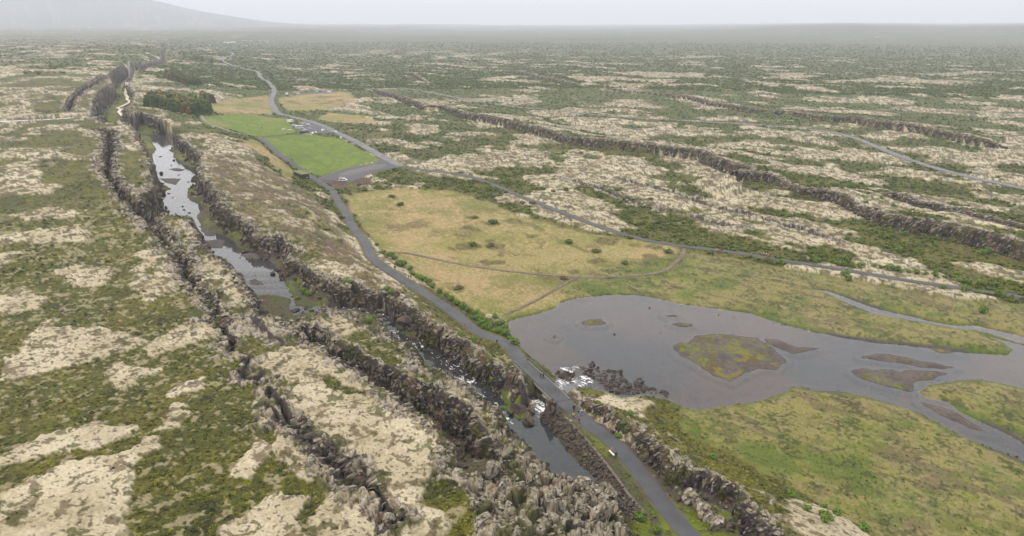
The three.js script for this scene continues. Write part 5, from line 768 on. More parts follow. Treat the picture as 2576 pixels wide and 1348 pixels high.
// ---------------------------------------------------------------- boulders, foam
{
  const R = rng(55);
  const boulder = (x, z, y, s, geo, label, grp) => { const m = mesh('boulder', geo[Math.floor(R() * geo.length)], rockMat); m.position.set(x, y + s * 0.12, z); m.scale.set(s * 0.5 * (0.9 + R() * 0.3), s * 0.45, s * 0.5 * (0.9 + R() * 0.3)); m.rotation.set((R() - 0.5) * 0.5, R() * 6.28, (R() - 0.5) * 0.5); tag(m, label, 'boulder', grp); };
  for (const [x, z, s] of T.stone) boulder(x, z, Math.max(heightAt(x, z), z > -300 && x > 20 ? -0.15 : riverLevel(z) - 0.25), s, wetRocks, z > -300 && x > 20 ? 'small dark stone rising from the shallow pond' : 'dark stone lying in the upper river', z > -300 && x > 20 ? 'stones in the pond' : 'stones in the upper river');
  for (const [x, z, s] of T.bigrock) boulder(x, z, Math.max(heightAt(x, z), riverLevel(z) - 0.3), s * 1.05, darkRocks, s > 4 ? 'very large rounded boulder beside the rapids inside the gorge' : s > 2.9 ? 'large dark boulder wedged in the gorge rapids' : s > 2.1 ? 'middling dark boulder in the gorge rapids' : 'smaller dark boulder in the gorge rapids', 'boulders in the rapids');
  const pile = (poly, n, lo, hi, lev) => { const f = feature(poly, true, 1); let c = 0; for (let i = 0; i < 5000 && c < n; i++) { const x = mix(f.x0, f.x1, R()), z = mix(f.z0, f.z1, R()); if (!near(f, x, z) || Q.d > 0) continue; c++; boulder(x, z, Math.max(lev - 0.1, heightAt(x, z) - 0.1), lo + R() * R() * (hi - lo), wetRocks, 'dark wet boulder in the rock bar where the river enters the pond', 'boulder bar at the river mouth'); } };
  pile(T.pile, 210, 0.7, 2.1, 0); pile(T.pile2, 34, 0.8, 2.4, 0.2);
  // foam: torn lumps of white water
  const foamMat = std(lin(0.62, 0.64, 0.66), 0.8, { side: THREE.DoubleSide }); const P = [], step = 0.12;
  const lev = (x, z, k) => k === 2 ? 0.03 : (near(FX.mouth, x, z) && Q.d < 3.6 ? Math.max(0.03, along(FX.mouth, 2)) : riverLevel(z));
  const seen = new Set();
  const flow = T.rapids.slice(1); const sparse = []; for (let i = 0; i < flow.length - 1; i++) for (let k = 0; k < 8; k++) { const q = k / 8; sparse.push([mix(flow[i][0], flow[i + 1][0], q), mix(flow[i][1], flow[i + 1][1], q), flow[i][2] * 0.8]); }
  [[T.foam.map(f => [f[0], f[1], f[2] * 1.0]), 1, 0.45], [T.foam2.map(f => [f[0], f[1], f[2] * 1.2]), 1, 0.40], [T.foam3.map(f => [f[0], f[1], f[2] * 1.25]), 2, 0.42], [sparse, 1, 0.60]].forEach(([list, k, thr]) => list.forEach(([fx, fz, fr]) => {
    const n = Math.ceil(fr / step); for (let i = -n; i <= n; i++) for (let j = -n; j <= n; j++) {
      const gi = Math.round(fx / step) + i, gj = Math.round(fz / step) + j, key = gi + ',' + gj; if (seen.has(key)) continue; const x = gi * step, z = gj * step, d = Math.hypot(x - fx, z - fz) / fr; if (d > 1) continue;
      const q = fbm(x + z * 0.5, z - x * 0.3, 1.1, 4, 77), st = fbm((x * 0.54 + z * 0.84) / 4, x * 0.84 - z * 0.54, 0.5, 3, 78); if (hash(gi, gj, 6) > (q * 0.5 + st * 0.5 - thr - d * d * 0.14) / 0.22) continue; seen.add(key);
      const hgt = (a, b) => lev(a, b, k) + 0.05 + Math.max(0, fbm(a, b, 0.7, 3, 79) - 0.35) * 0.5; const a = [x, hgt(x, z), z], b = [x + step, hgt(x + step, z), z], c = [x, hgt(x, z + step), z + step], e = [x + step, hgt(x + step, z + step), z + step]; P.push(...a, ...c, ...b, ...b, ...c, ...e);
    }
  }));
  const g = new THREE.BufferGeometry(); g.setAttribute('position', new THREE.Float32BufferAttribute(P, 3)); g.computeVertexNormals(); tag(mesh('foam', g, foamMat), 'white water foaming over the rapids', 'foam', null, 'stuff');
}
// ---------------------------------------------------------------- the broken ridge in the foreground
{
  const R = rng(88), f = feature(T.ridge, true, 1), rg = group('rock_ridge', 8, 0, -145); tag(rg, 'jagged lichen covered lava ridge beside the dark pool', 'rock ridge');
  let c = 0; const small = bigRocks.map(() => []);
  for (let i = 0; i < 9000 && c < 70; i++) {
    const x = mix(f.x0, f.x1, R()), z = mix(f.z0, f.z1, R()); if (!near(f, x, z) || Q.d > -0.3) continue; const gully = Math.abs(vn(x / 4.5 + z / 14, z / 14 - x / 30, 91) - 0.5); if (gully < 0.05) continue; const h = heightAt(x, z, 0.4); if (H_.water > 0.2 || H_.road > 0) continue; c++;
    const s = 0.5 + Math.pow(R(), 2) * 1.9, m = mesh('rock', bigRocks[Math.floor(R() * 4)], rockMat, rg); m.position.set(x - 8, h - s * 0.05, z + 145); m.scale.set(s, s * (0.8 + R() * 0.9), s); m.rotation.set((R() - 0.5) * 0.6, R() * 6.28, (R() - 0.5) * 0.6);
  }
  for (const [x, z, s, h] of T.pinnacle) { const y = heightAt(x, z, 0.4), m = mesh('pinnacle', bigRocks[Math.floor(R() * 4)], rockMat, rg); m.position.set(x - 8, y + h * 0.3, z + 145); m.scale.set(s * 0.75, h * 0.62, s * 0.75); m.rotation.set((R() - 0.5) * 0.3, R() * 6.28, (R() - 0.5) * 0.3); }
  for (let i = 0; i < 420; i++) { const x = mix(f.x0, f.x1, R()), z = mix(f.z0, f.z1, R()); if (!near(f, x, z) || Q.d > 0) continue; const h = heightAt(x, z, 0.4); if (H_.water > 0.2 || H_.road > 0) continue; const s = 0.2 + R() * R() * 0.55; small[Math.floor(R() * 4)].push({ x: x - 8, z: z + 145, y: h + s * 0.2, s, rx: R() - 0.5, ry: R() * 6.28, rz: R() - 0.5 }); }
  small.forEach((l, i) => instances('rubble', rimRocks[i], rockMat, l, null, null, false, rg));
}
{
  const R = rng(99), oc = group('rock_outcrop', 0, 0, 0); tag(oc, 'small knobbly lava outcrop on the grass between footpath and cliff', 'rock outcrop');
  for (const [x, z, s] of T.outcrop) { const m = mesh('rock', bigRocks[Math.floor(R() * 4)], rockMat, oc); m.position.set(x, heightAt(x, z, 0.4) + s * 0.3, z); m.scale.set(s, s * (0.8 + R() * 0.5), s); m.rotation.set(R() - 0.5, R() * 6.28, R() - 0.5); }
}
// ---------------------------------------------------------------- retaining wall beside the footpath
{
  const L = smoothLine(T.retain, 0.45), rw = group('stone_wall', 0, 0, 0); tag(rw, 'dry stone retaining wall holding up the footpath above the pool', 'wall'); const R = rng(66), list = [[], [], []];
  const core = []; for (let i = 0; i < L.length - 1; i++) { const [x, z] = L[i], [x2, z2] = L[i + 1], l = Math.hypot(x2 - x, z2 - z), g = new THREE.BoxGeometry(l + 0.1, 2.6, 0.7); g.rotateY(-Math.atan2(z2 - z, x2 - x)); g.translate((x + x2) / 2, 3.15, (z + z2) / 2); core.push(g);
    const nx = (z2 - z) / l, nz = -(x2 - x) / l; for (let k = 0; k < 6; k++) list[Math.floor(R() * 3)].push({ x: x - nx * 0.32 * (R() < 0.85 ? -1 : 1) * -1 + (R() - 0.5) * 0.1, z: z - nz * 0.32 * -1 + (R() - 0.5) * 0.1, y: 2.0 + k * 0.43 + R() * 0.1, s: 0.24 + R() * 0.13, rx: R() - 0.5, ry: R() * 6.28, rz: R() - 0.5 }); }
  const bank = [[], [], []]; for (let i = 0; i < 900; i++) { const p = L[Math.floor(R() * (L.length - 1))], q = L[Math.min(L.length - 1, L.indexOf(p) + 1)], l = Math.hypot(q[0] - p[0], q[1] - p[1]) || 1, d = 0.5 + R() * 4.2, x = p[0] - (q[1] - p[1]) / l * -d * -1, z = p[1] + (q[0] - p[0]) / l * -d * -1, y = heightAt(x, z, 0.4); if (H_.water > 0.6 || H_.road > 0) continue; const s = 0.2 + R() * R() * 0.75; bank[Math.floor(R() * 3)].push({ x, z, y: y + s * 0.25, s, rx: R() - 0.5, ry: R() * 6.28, rz: R() - 0.5 }); }
  bank.forEach((l, i) => instances('rubble', darkRocks[i], rockMat, l, 'dark loose stones on the bank between the path wall and the pool', 'rubble'));
  mesh('core', mergeGeometries(core), std(lin(0.13, 0.11, 0.09), 0.95), rw); list.forEach((l, i) => instances('stone', darkRocks[i], rockMat, l, null, null, false, rw));
}
// ---------------------------------------------------------------- footbridge
{
  const [a, b] = T.bridge, L = Math.hypot(b[0] - a[0], b[1] - a[1]), br = group('footbridge', (a[0] + b[0]) / 2, 0, (a[1] + b[1]) / 2, -Math.atan2(b[1] - a[1], b[0] - a[0])); tag(br, 'concrete footbridge with grey railings over the rapids', 'bridge');
  const conc = std(lin(0.17, 0.155, 0.14), 0.9), steel = std(lin(0.16, 0.165, 0.175), 0.5, { metalness: 0.4 }), deckMat = paveMat;
  const W2 = 2.35, deck = new THREE.BoxGeometry(L + 1.2, 0.3, W2 * 2, 60, 1, 12), n = deck.attributes.position.count, cc = new Float32Array(n * 3), colf = paveColour('asphalt'); for (let i = 0; i < n; i++) cc.set(colf(deck.attributes.position.getX(i), deck.attributes.position.getZ(i)), i * 3); deck.setAttribute('color', new THREE.BufferAttribute(cc, 3));
  mesh('deck', deck, deckMat, br).position.y = 4.54;
  for (const s of [-1, 1]) {
    mesh('kerb', new RoundedBoxGeometry(L + 1.2, 0.55, 0.32, 1, 0.04), conc, br).position.set(0, 4.57, s * (W2 + 0.17)); mesh('girder', new THREE.BoxGeometry(L * 0.9, 0.9, 0.4), conc, br).position.set(0, 3.94, s * 1.7);
    const rl = mesh('handrail', new THREE.BoxGeometry(L + 1, 0.07, 0.09), steel, br); rl.position.set(0, 5.92, s * (W2 + 0.17)); mesh('rail', new THREE.BoxGeometry(L + 1, 0.05, 0.05), steel, br).position.set(0, 5.05, s * (W2 + 0.17));
    const bars = []; for (let x = -L / 2; x < L / 2; x += 0.16) { const g = new THREE.BoxGeometry(0.022, 0.85, 0.022); g.translate(x, 0, 0); bars.push(g); } mesh('balusters', mergeGeometries(bars), steel, br).position.set(0, 5.48, s * (W2 + 0.17));
    for (let i = 0; i <= 8; i++) mesh('post', new THREE.BoxGeometry(0.09, 1.15, 0.09), steel, br).position.set(-L / 2 + L * i / 8, 5.38, s * (W2 + 0.17));
  }
  for (const s of [-1, 1]) mesh('abutment', new THREE.BoxGeometry(1.6, 5.4, W2 * 2 + 0.7), conc, br).position.set(s * (L / 2 - 0.6), 1.68, 0);
  mesh('pier', new RoundedBoxGeometry(0.9, 5, W2 * 2 - 0.8, 1, 0.1), conc, br).position.set(-L * 0.2, 1.6, 0);
}
// ---------------------------------------------------------------- shed with turf roof
{
  const [p, q, r] = T.shed, L = Math.hypot(q[0] - p[0], q[1] - p[1]), dx = (q[0] - p[0]) / L, dz = (q[1] - p[1]) / L, Wd = 5.2, Hh = 3.4;
  const cx = (p[0] + q[0]) / 2 - dz * -Wd / 2, cz = (p[1] + q[1]) / 2 + dx * -Wd / 2, y = heightAt(cx, cz, 2), sh = group('shed', cx, y, cz, -Math.atan2(dz, dx)); tag(sh, 'long dark timber shed with a grass roof by the lawn path', 'building');
  const wood = std(lin(0.035, 0.03, 0.028), 0.8), dark = std(lin(0.02, 0.02, 0.022), 0.6);
  mesh('wall', new THREE.BoxGeometry(L, Hh, Wd), wood, sh).position.y = Hh / 2 - 0.2;
  for (let i = 0; i < 18; i++) mesh('slat', new THREE.BoxGeometry(0.3, Hh - 0.3, 0.08), wood, sh).position.set(-L / 2 + (i + 0.5) * L / 18, Hh / 2 - 0.15, Wd / 2 + 0.05);
  mesh('roof', new RoundedBoxGeometry(L + 0.7, 0.45, Wd + 0.7, 2, 0.1), std(lin(0.11, 0.13, 0.03), 1), sh).position.y = Hh;
  mesh('door', new THREE.BoxGeometry(0.08, 2.1, 1.1), dark, sh).position.set(L / 2 + 0.05, 0.9, 0.6); mesh('sign', new THREE.BoxGeometry(0.06, 0.5, 1.5), std(lin(0.3, 0.3, 0.3), 0.6), sh).position.set(L / 2 + 0.06, 0.9, -1);
}
// kiosk, picnic tables, sign
{
  const wood = std(lin(0.05, 0.045, 0.04), 0.8), pale = std(lin(0.55, 0.53, 0.5), 0.7); const [x, z] = T.kiosk[0], k = group('kiosk', x, 1.0, z, 0.2); tag(k, 'low dark service hut at the edge of the car park', 'hut');
  mesh('wall', new THREE.BoxGeometry(9, 2.4, 3.5), wood, k).position.y = 1.1; mesh('roof', new THREE.BoxGeometry(9.6, 0.25, 4.2), std(lin(0.09, 0.09, 0.09), 0.8), k).position.y = 2.4; mesh('door', new THREE.BoxGeometry(1, 2, 0.1), std(lin(0.12, 0.1, 0.08), 0.6), k).position.set(2, 1, 1.78);
  for (const [tx, tz] of T.tables) { const t = group('picnic_table', tx, heightAt(tx, tz, 2) - 0.02, tz, 0.3); tag(t, 'pale picnic table on the lawn beside the cross path', 'table', 'picnic tables on the lawn'); mesh('table_top', new THREE.BoxGeometry(4, 0.12, 1.6), pale, t).position.y = 0.8; for (const s of [-1, 1]) { mesh('bench', new THREE.BoxGeometry(4, 0.1, 0.5), pale, t).position.set(0, 0.45, s * 1.2); mesh('leg', new THREE.BoxGeometry(0.15, 0.8, 2.4), pale, t).position.set(s * 1.4, 0.38, 0); } }
  const [sx, sz] = T.sign[0], s = group('road_sign', sx, heightAt(sx, sz, 2), sz, -0.5); tag(s, 'white board on two posts beside the road and lawn', 'sign'); mesh('panel', new THREE.BoxGeometry(2.6, 2.2, 0.12), pale, s).position.y = 2.2; for (const q of [-1, 1]) mesh('post', new THREE.BoxGeometry(0.14, 3.2, 0.14), wood, s).position.set(q, 1.6, -0.14);
}
// far houses
T.houses.forEach(([x, z, w, d], i) => {
  const y = heightAt(x, z, 6), h = group('house', x, y - 0.3, z, i % 2 ? 0.25 : -0.1), big = i < 3; tag(h, big ? 'long low white building of the far visitor centre' : i === 11 ? 'lone white building far out on the hazy plain' : 'small pale cabin at the edge of the far birch scrub', 'building', big ? 'visitor centre buildings' : i === 11 ? null : 'far cabins');
  const hh = big ? 4 : 3; mesh('wall', new THREE.BoxGeometry(w, hh, d), std(lin(0.7, 0.7, 0.7), 0.7), h).position.y = hh / 2;
  const s = new THREE.Shape([new THREE.Vector2(-d / 2 - 0.4, 0), new THREE.Vector2(d / 2 + 0.4, 0), new THREE.Vector2(0, d * 0.28)]), rg = new THREE.ExtrudeGeometry(s, { depth: w + 0.8, bevelEnabled: false }); rg.rotateY(Math.PI / 2); rg.translate(-w / 2 - 0.4, hh + 0.02, 0); mesh('roof', rg, std(big ? lin(0.32, 0.33, 0.35) : lin(0.25, 0.24, 0.24), 0.7), h);
  for (let k = 0; k < (big ? 6 : 2); k++) mesh('window', new THREE.BoxGeometry(1.4, 1.2, 0.12), std(lin(0.03, 0.035, 0.04), 0.2), h).position.set(-w / 2 + (k + 0.5) * w / (big ? 6 : 2), hh * 0.55, d / 2 + 0.03);
});
// boardwalk and platform at the falls
{
  const bw = group('boardwalk', 0, 0, 0); tag(bw, 'zigzag pale timber boardwalk on the grassy gorge floor', 'boardwalk'); const pale = std(lin(0.50, 0.47, 0.40), 0.8), L = T.boardwalk.map(p => [p[0], p[1], Math.max(heightAt(p[0], p[1], 3), 12.5) + 0.9]);
  for (let i = 0; i < L.length - 1; i++) { const a = L[i], b = L[i + 1], l = Math.hypot(b[0] - a[0], b[1] - a[1]), g = new THREE.Group(); g.name = 'deck_section'; g.position.set((a[0] + b[0]) / 2, (a[2] + b[2]) / 2, (a[1] + b[1]) / 2); g.rotation.set(0, -Math.atan2(b[1] - a[1], b[0] - a[0]), Math.atan2(b[2] - a[2], l), 'YXZ'); bw.add(g); mesh('deck', new THREE.BoxGeometry(l + 2, 0.3, 3.4), pale, g); for (const s of [-1, 1]) { mesh('edge_board', new THREE.BoxGeometry(l + 1.6, 0.5, 0.14), pale, g).position.set(0, 0.3, s * 1.72); mesh('support', new THREE.BoxGeometry(0.3, 2.4, 2.8), pale, g).position.set(s * l * 0.3, -1.2, 0); } }
  const pf = group('viewing_platform', 0, 0, 0); tag(pf, 'grey viewing platform above the river at the end of the boardwalk', 'platform'); const s = new THREE.Shape(T.platform.map(p => new THREE.Vector2(p[0], -p[1]))), g = new THREE.ExtrudeGeometry(s, { depth: 0.4, bevelEnabled: false }); g.rotateX(-Math.PI / 2); g.translate(0, 14, 0); mesh('deck', g, std(lin(0.22, 0.21, 0.2), 0.85), pf);
  T.platform.forEach((p, i) => { const q = T.platform[(i + 1) % T.platform.length], l = Math.hypot(q[0] - p[0], q[1] - p[1]), m = mesh('railing', new THREE.BoxGeometry(l, 0.12, 0.1), std(lin(0.1, 0.1, 0.1), 0.5), pf); m.position.set((p[0] + q[0]) / 2, 15.5, (p[1] + q[1]) / 2); m.rotation.y = -Math.atan2(q[1] - p[1], q[0] - p[0]); mesh('post', new THREE.BoxGeometry(0.16, 5.6, 0.16), std(lin(0.1, 0.1, 0.1), 0.5), pf).position.set(p[0], 12.8, p[1]); });
}
// ---------------------------------------------------------------- vehicles
const glassMat = std(lin(0.02, 0.024, 0.028), 0.12), tyreMat = std(lin(0.02, 0.02, 0.02), 0.9), rimMat = std(lin(0.4, 0.4, 0.4), 0.4, { metalness: 0.6 }), lampMat = std(lin(0.7, 0.7, 0.66), 0.2), tailMat = std(lin(0.35, 0.02, 0.02), 0.3);
const paint = { white: [0.72, 0.72, 0.72], silver: [0.45, 0.46, 0.48], grey: [0.22, 0.23, 0.25], charcoal: [0.04, 0.043, 0.05], orange: [0.5, 0.2, 0.03] }; const paintMats = Object.fromEntries(Object.entries(paint).map(([k, c]) => [k, new THREE.MeshPhysicalMaterial({ color: lin(...c), roughness: 0.35, clearcoat: 0.6 })]));
const vehicleForm = {
  car: { l: 4.4, w: 1.8, body: [[-2.2, 0.35], [2.2, 0.35], [2.2, 0.75], [1.9, 0.9], [1.05, 0.98], [0.45, 1.42], [-1.2, 1.46], [-1.95, 1.0], [-2.2, 0.92]], glass: [[0.95, 0.97], [0.42, 1.37], [-1.18, 1.4], [-1.8, 0.99]], ax: [1.35, -1.3], rw: 0.32 },
  van: { l: 5.4, w: 2.0, body: [[-2.7, 0.35], [2.7, 0.35], [2.7, 0.95], [1.95, 1.2], [1.3, 2.05], [-2.55, 2.1], [-2.7, 1.9]], glass: [[1.9, 1.22], [1.32, 1.9], [-2.3, 1.9], [-2.3, 1.25]], ax: [1.75, -1.7], rw: 0.36 },
  bus: { l: 8.2, w: 2.4, body: [[-4.1, 0.4], [4.1, 0.4], [4.15, 1.3], [3.75, 2.85], [-4.0, 2.95], [-4.1, 2.7]], glass: [[4.05, 1.5], [3.76, 2.5], [-3.7, 2.5], [-3.7, 1.5]], ax: [2.6, -2.4], rw: 0.46 },
  camper: { l: 6.6, w: 2.3, body: [[-3.3, 0.45], [3.3, 0.45], [3.3, 1.05], [2.6, 1.3], [2.2, 1.95], [2.75, 2.1], [2.75, 2.75], [2.5, 3.0], [-3.2, 3.0], [-3.3, 2.85]], glass: [[2.62, 1.32], [2.25, 1.92], [1.2, 1.92], [1.2, 1.35]], ax: [2.1, -1.9], rw: 0.38 },
};
const vehicleParts = {};
for (const [k, v] of Object.entries(vehicleForm)) {
  const ex = (pts, w, bev) => { const g = new THREE.ExtrudeGeometry(new THREE.Shape(pts.map(p => new THREE.Vector2(...p))), { depth: w - bev * 2, bevelEnabled: bev > 0, bevelSize: bev * 0.6, bevelThickness: bev, bevelSegments: 2 }); g.translate(0, 0, -(w - bev * 2) / 2); return g; };
  vehicleParts[k] = { body: ex(v.body, v.w, 0.1), glass: ex(v.glass, v.w + 0.03, 0), tyre: new THREE.CylinderGeometry(v.rw, v.rw, 0.24, 16).rotateX(Math.PI / 2), rim: new THREE.CylinderGeometry(v.rw * 0.6, v.rw * 0.6, 0.26, 12).rotateX(Math.PI / 2), lamp: new THREE.BoxGeometry(0.08, 0.16, 0.36), screen: new THREE.BoxGeometry(0.05, 0.1, 0.1) };
}
function vehicle(kind, colour, x, y, z, turn, label, grp) {
  const v = vehicleForm[kind], g = vehicleParts[kind], o = group(kind === 'car' ? 'parked_car' : kind === 'bus' ? 'minibus' : kind === 'camper' ? 'motorhome' : 'van', x, y, z, turn); tag(o, label, kind === 'camper' ? 'motorhome' : kind, grp);
  mesh('body', g.body, paintMats[colour], o); mesh('windows', g.glass, glassMat, o);
  for (const ax of v.ax) for (const s of [-1, 1]) { const w = new THREE.Group(); w.name = 'wheel'; w.position.set(ax, v.rw, s * (v.w / 2 - 0.08)); o.add(w); mesh('tyre', g.tyre, tyreMat, w); mesh('rim', g.rim, rimMat, w); }
  for (const s of [-1, 1]) { mesh('headlight', g.lamp, lampMat, o).position.set(v.l / 2 + 0.04, 0.75, s * v.w * 0.33); mesh('tail_light', g.lamp, tailMat, o).position.set(-v.l / 2 - 0.04, 0.85, s * v.w * 0.36); }
  return o;
}
{
  const where = ['at the lawn corner of the car park', 'beside the motorhome in the car park', 'in the middle row of the car park', 'next to the minibus in the car park', 'beside the white car next to the minibus', 'at the foot of the car park near the cross path', 'at the foot of the car park beside a white car', 'by the road side of the car park', 'parked alone in the middle of the car park', 'behind the silver car in the car park', 'at the top corner of the car park', 'on the spur beyond the straw field', 'in the far car park beyond the straw field', 'beside the white car in the far car park', 'at the end of the far car park', 'at the far road junction', 'driving on the far winding road', 'leaving the car park onto the road', 'in the lay by on the upper plateau', 'in the lay by on the upper plateau'];
  T.cars.forEach(([x, z, kind, colour, deg], i) => { const y = near(FX.lot, x, z) && Q.d < 1 ? 1.07 : near(FX.tlot, x, z) && Q.d < 3 ? 1.36 : heightAt(x, z, 4) + (i > 14 ? 0.4 : 0.25); vehicle(kind, colour, x, y, z, deg * Math.PI / 180, `${colour} ${kind === 'camper' ? 'motorhome' : kind === 'bus' ? 'minibus' : kind} ${where[i]}`, i < 11 ? 'vehicles in the car park' : 'vehicles along the far roads'); });
  const [x, z] = T.truck[0], t = vehicle('van', 'white', x, 1.09, z, 0.15, 'white pickup with orange gear at the edge of the turning loop', null); mesh('load', new RoundedBoxGeometry(2.2, 0.7, 1.7, 1, 0.05), paintMats.orange, t).position.set(-1.5, 2.45, 0);
}
// ---------------------------------------------------------------- people
{
  const cloth = { navy: [0.02, 0.03, 0.07], black: [0.015, 0.015, 0.017], dark: [0.025, 0.026, 0.03], orange: [0.55, 0.13, 0.015], white: [0.65, 0.65, 0.65], yellow: [0.5, 0.42, 0.03], red: [0.5, 0.025, 0.035], tan: [0.3, 0.22, 0.13], blue: [0.05, 0.15, 0.4], pink: [0.5, 0.15, 0.2], teal: [0.05, 0.22, 0.25] }, skin = [0.42, 0.26, 0.18];
  const V = (x, y, z) => new THREE.Vector3(x, y, z);
  // joints of a walking body, metres; bones carry a radius at each end and a garment
  function figure(stride, arm, top, low) {
    const hip = 0.94, s = stride, bones = [];
    const add = (a, b, ra, rb, g) => bones.push([a, b, ra, rb, g]);
    add(V(0, hip, 0), V(0, 1.2, 0.01), 0.145, 0.15, top); add(V(0, 1.2, 0.01), V(0, 1.4, 0), 0.155, 0.15, top); add(V(-0.16, 1.41, 0), V(0.16, 1.41, 0), 0.085, 0.085, top); add(V(0, 1.43, 0), V(0, 1.53, 0.01), 0.06, 0.055, skin); add(V(0, 1.6, 0.02), V(0, 1.66, 0.01), 0.098, 0.1, skin); add(V(0, 1.6, 0.1), V(0, 1.585, 0.125), 0.018, 0.016, skin);
    for (const k of [-1, 1]) {
      const f = k * s, kn = V(k * 0.1, 0.5, f * 0.5 + 0.04), an = V(k * 0.1, 0.09 + (f < 0 ? 0.05 : 0), f * 0.9 - (f < 0 ? 0.08 : 0));
      add(V(k * 0.09, hip - 0.02, 0), kn, 0.092, 0.062, low); add(kn, an, 0.062, 0.043, low); add(V(an.x, an.y - 0.045, an.z - 0.03), V(an.x + k * 0.02, an.y - 0.05, an.z + 0.17), 0.045, 0.035, cloth.dark);
      const el = V(k * 0.27, 1.14, -f * 0.3 - 0.03 + arm * 0.05), wr = V(k * 0.27 - k * arm * 0.1, 0.93 + arm * 0.22, -f * 0.55 + 0.1 + arm * 0.15), kp = wr.clone().sub(el).normalize();
      add(V(k * 0.2, 1.4, 0), el, 0.062, 0.05, top); add(el, wr, 0.05, 0.036, top); const pm = wr.clone().addScaledVector(kp, 0.07); add(wr, pm, 0.034, 0.036, skin);
      for (let q = 0; q < 4; q++) { const b0 = pm.clone().add(V((q - 1.5) * 0.018, 0, 0)), b1 = b0.clone().addScaledVector(kp, 0.05 + 0.01 * (q % 2)), b2 = b1.clone().addScaledVector(kp, 0.03).add(V(-k * 0.012, 0, 0.012)); add(b0, b1, 0.011, 0.01, skin); add(b1, b2, 0.01, 0.009, skin); } const th = wr.clone().add(V(0, -0.02, 0.03)); add(th, th.clone().add(V(-k * 0.01, -0.045, 0.035)), 0.012, 0.01, skin);
    }
    return bones;
  }
  const segd = (p, a, b, ra, rb) => { const dx = b.x - a.x, dy = b.y - a.y, dz = b.z - a.z, t = clamp(((p[0] - a.x) * dx + (p[1] - a.y) * dy + (p[2] - a.z) * dz) / (dx * dx + dy * dy + dz * dz)); return Math.hypot(p[0] - a.x - dx * t, p[1] - a.y - dy * t, p[2] - a.z - dz * t) - mix(ra, rb, t); };
  function bodyGeo(bones) {
    const N = 64, mc = new MarchingCubes(N, new THREE.MeshBasicMaterial(), false, false, 60000), half = 0.92, cy = 0.89; mc.isolation = 0; const F = mc.field;
    for (let k = 0; k < N; k++) for (let j = 0; j < N; j++) for (let i = 0; i < N; i++) {
      const p = [(i - N / 2) / (N / 2) * half, (j - N / 2) / (N / 2) * half + cy, (k - N / 2) / (N / 2) * half]; let d = 1; if (Math.abs(p[0]) < 0.45 && Math.abs(p[2]) < 0.62) for (const [a, b, ra, rb] of bones) { const e = segd(p, a, b, ra, rb), h = clamp(0.5 + 0.5 * (d - e) / 0.035); d = mix(d, e, h) - 0.035 * h * (1 - h); } F[k * N * N + j * N + i] = -d;
    }
    mc.update(); const n = mc.count, P = new Float32Array(n * 3), Cc = new Float32Array(n * 3);
    for (let i = 0; i < n; i++) { const p = [mc.positionArray[i * 3] * half, mc.positionArray[i * 3 + 1] * half + cy, mc.positionArray[i * 3 + 2] * half]; P.set(p, i * 3); let best = 9, g = skin; for (const [a, b, ra, rb, c] of bones) { const e = segd(p, a, b, ra, rb); if (e < best) { best = e; g = c; } } if (p[1] > 1.55 && p[1] < 1.68 && p[2] > 0.085) { if (Math.abs(p[1] - 1.635) < 0.012 && Math.abs(Math.abs(p[0]) - 0.035) < 0.014) g = [0.03, 0.02, 0.02]; else if (Math.abs(p[1] - 1.555) < 0.01) g = [0.25, 0.08, 0.07]; } Cc.set(g, i * 3); }
    const g = new THREE.BufferGeometry(); g.setAttribute('position', new THREE.BufferAttribute(P, 3)); g.setAttribute('color', new THREE.BufferAttribute(Cc, 3)); g.computeVertexNormals(); return g;
  }
  const skinMat = new THREE.MeshStandardMaterial({ vertexColors: true, roughness: 0.9 }), hairGeo = new THREE.SphereGeometry(0.112, 12, 8, 0, 6.3, 0, 1.9); hairGeo.rotateX(-0.35); hairGeo.translate(0, 1.65, -0.005); const hairs = [[0.02, 0.014, 0.01], [0.08, 0.045, 0.02], [0.2, 0.14, 0.07]].map(c => std(lin(...c), 0.9)), packGeo = new RoundedBoxGeometry(0.3, 0.42, 0.18, 2, 0.05); packGeo.translate(0, 1.2, -0.23);
  const cache = {}; const R = rng(12);
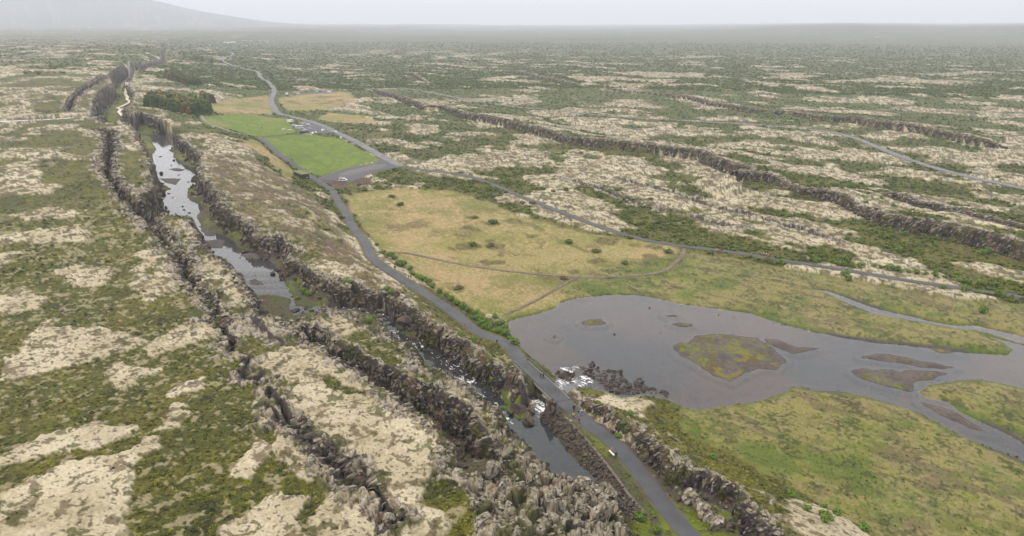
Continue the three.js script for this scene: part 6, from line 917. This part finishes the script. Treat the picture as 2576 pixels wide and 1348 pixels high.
  const places = i => i < 6 ? 'on the footpath just past the bridge' : i < 8 ? 'by the white panel on the footpath' : i < 10 ? 'standing at the railing on the footbridge' : i < 14 ? 'in a pair on the hedge footpath' : i < 16 ? 'alone on the footpath before the bridge' : i < 18 ? 'where the meadow trail meets the footpath' : i < 22 ? 'in the small group on the straight footpath' : i < 29 ? 'in the larger group on the straight footpath' : i < 31 ? 'standing near the shed on the lawn path' : i < 36 ? 'walking near the lawns' : i < 40 ? 'standing on the viewing platform by the falls' : 'walking on the zigzag boardwalk';
  const names = { dark: 'dark trousers', navy: 'navy trousers', tan: 'tan trousers', blue: 'blue trousers', red: 'red trousers' };
  T.people.forEach(([x, z, top, low], i) => {
    const key = top + low + i % 3, geo = cache[key] ??= bodyGeo(figure(i % 3 === 1 ? 0.05 : i % 3 ? 0.3 : 0.2, i % 3 === 2 ? 0.8 : 0, cloth[top], cloth[low]));
    let y = heightAt(x, z, 0.6); if (i < 8) y = 4.64; else if (i < 10) y = 4.7; else if (H_.road > 0.5) y += 0.17; if (i >= 36 && i < 40) y = 14.42; if (i >= 40) y += 1.05;
    const p = group('person', x, y, z, i < 6 ? 2.4 + R() : i % 2 ? 2.6 + R() * 0.6 : -0.5 + R() * 0.6); p.scale.setScalar(1.02 + R() * 0.08); tag(p, `person in ${top} jacket and ${names[low]} ${places(i)}`, 'person', 'walkers on the paths'); mesh('body', geo, skinMat, p); mesh('hair', hairGeo, hairs[i % 3], p); if (i % 2) mesh('backpack', packGeo, std(lin(...(i % 4 === 1 ? cloth.dark : cloth.navy)), 0.8), p);
  });
  const [a, b] = T.board, l = Math.hypot(b[0] - a[0], b[1] - a[1]), pn = group('information_panel', (a[0] + b[0]) / 2, 4.55, (a[1] + b[1]) / 2, -Math.atan2(b[1] - a[1], b[0] - a[0])); tag(pn, 'long slanted white panel at the edge of the footpath above the pool', 'panel');
  const m = mesh('panel', new THREE.BoxGeometry(l * 0.9, 0.08, 0.42), std(lin(0.45, 0.45, 0.43), 0.5), pn); m.position.y = 0.95; m.rotation.x = 0.5; for (const s of [-1, 1]) mesh('leg', new THREE.BoxGeometry(0.12, 0.95, 0.12), std(lin(0.15, 0.15, 0.15), 0.6), pn).position.set(s * l * 0.38, 0.45, 0);
}
console.log('objects done');
renderer.render(scene, camera);
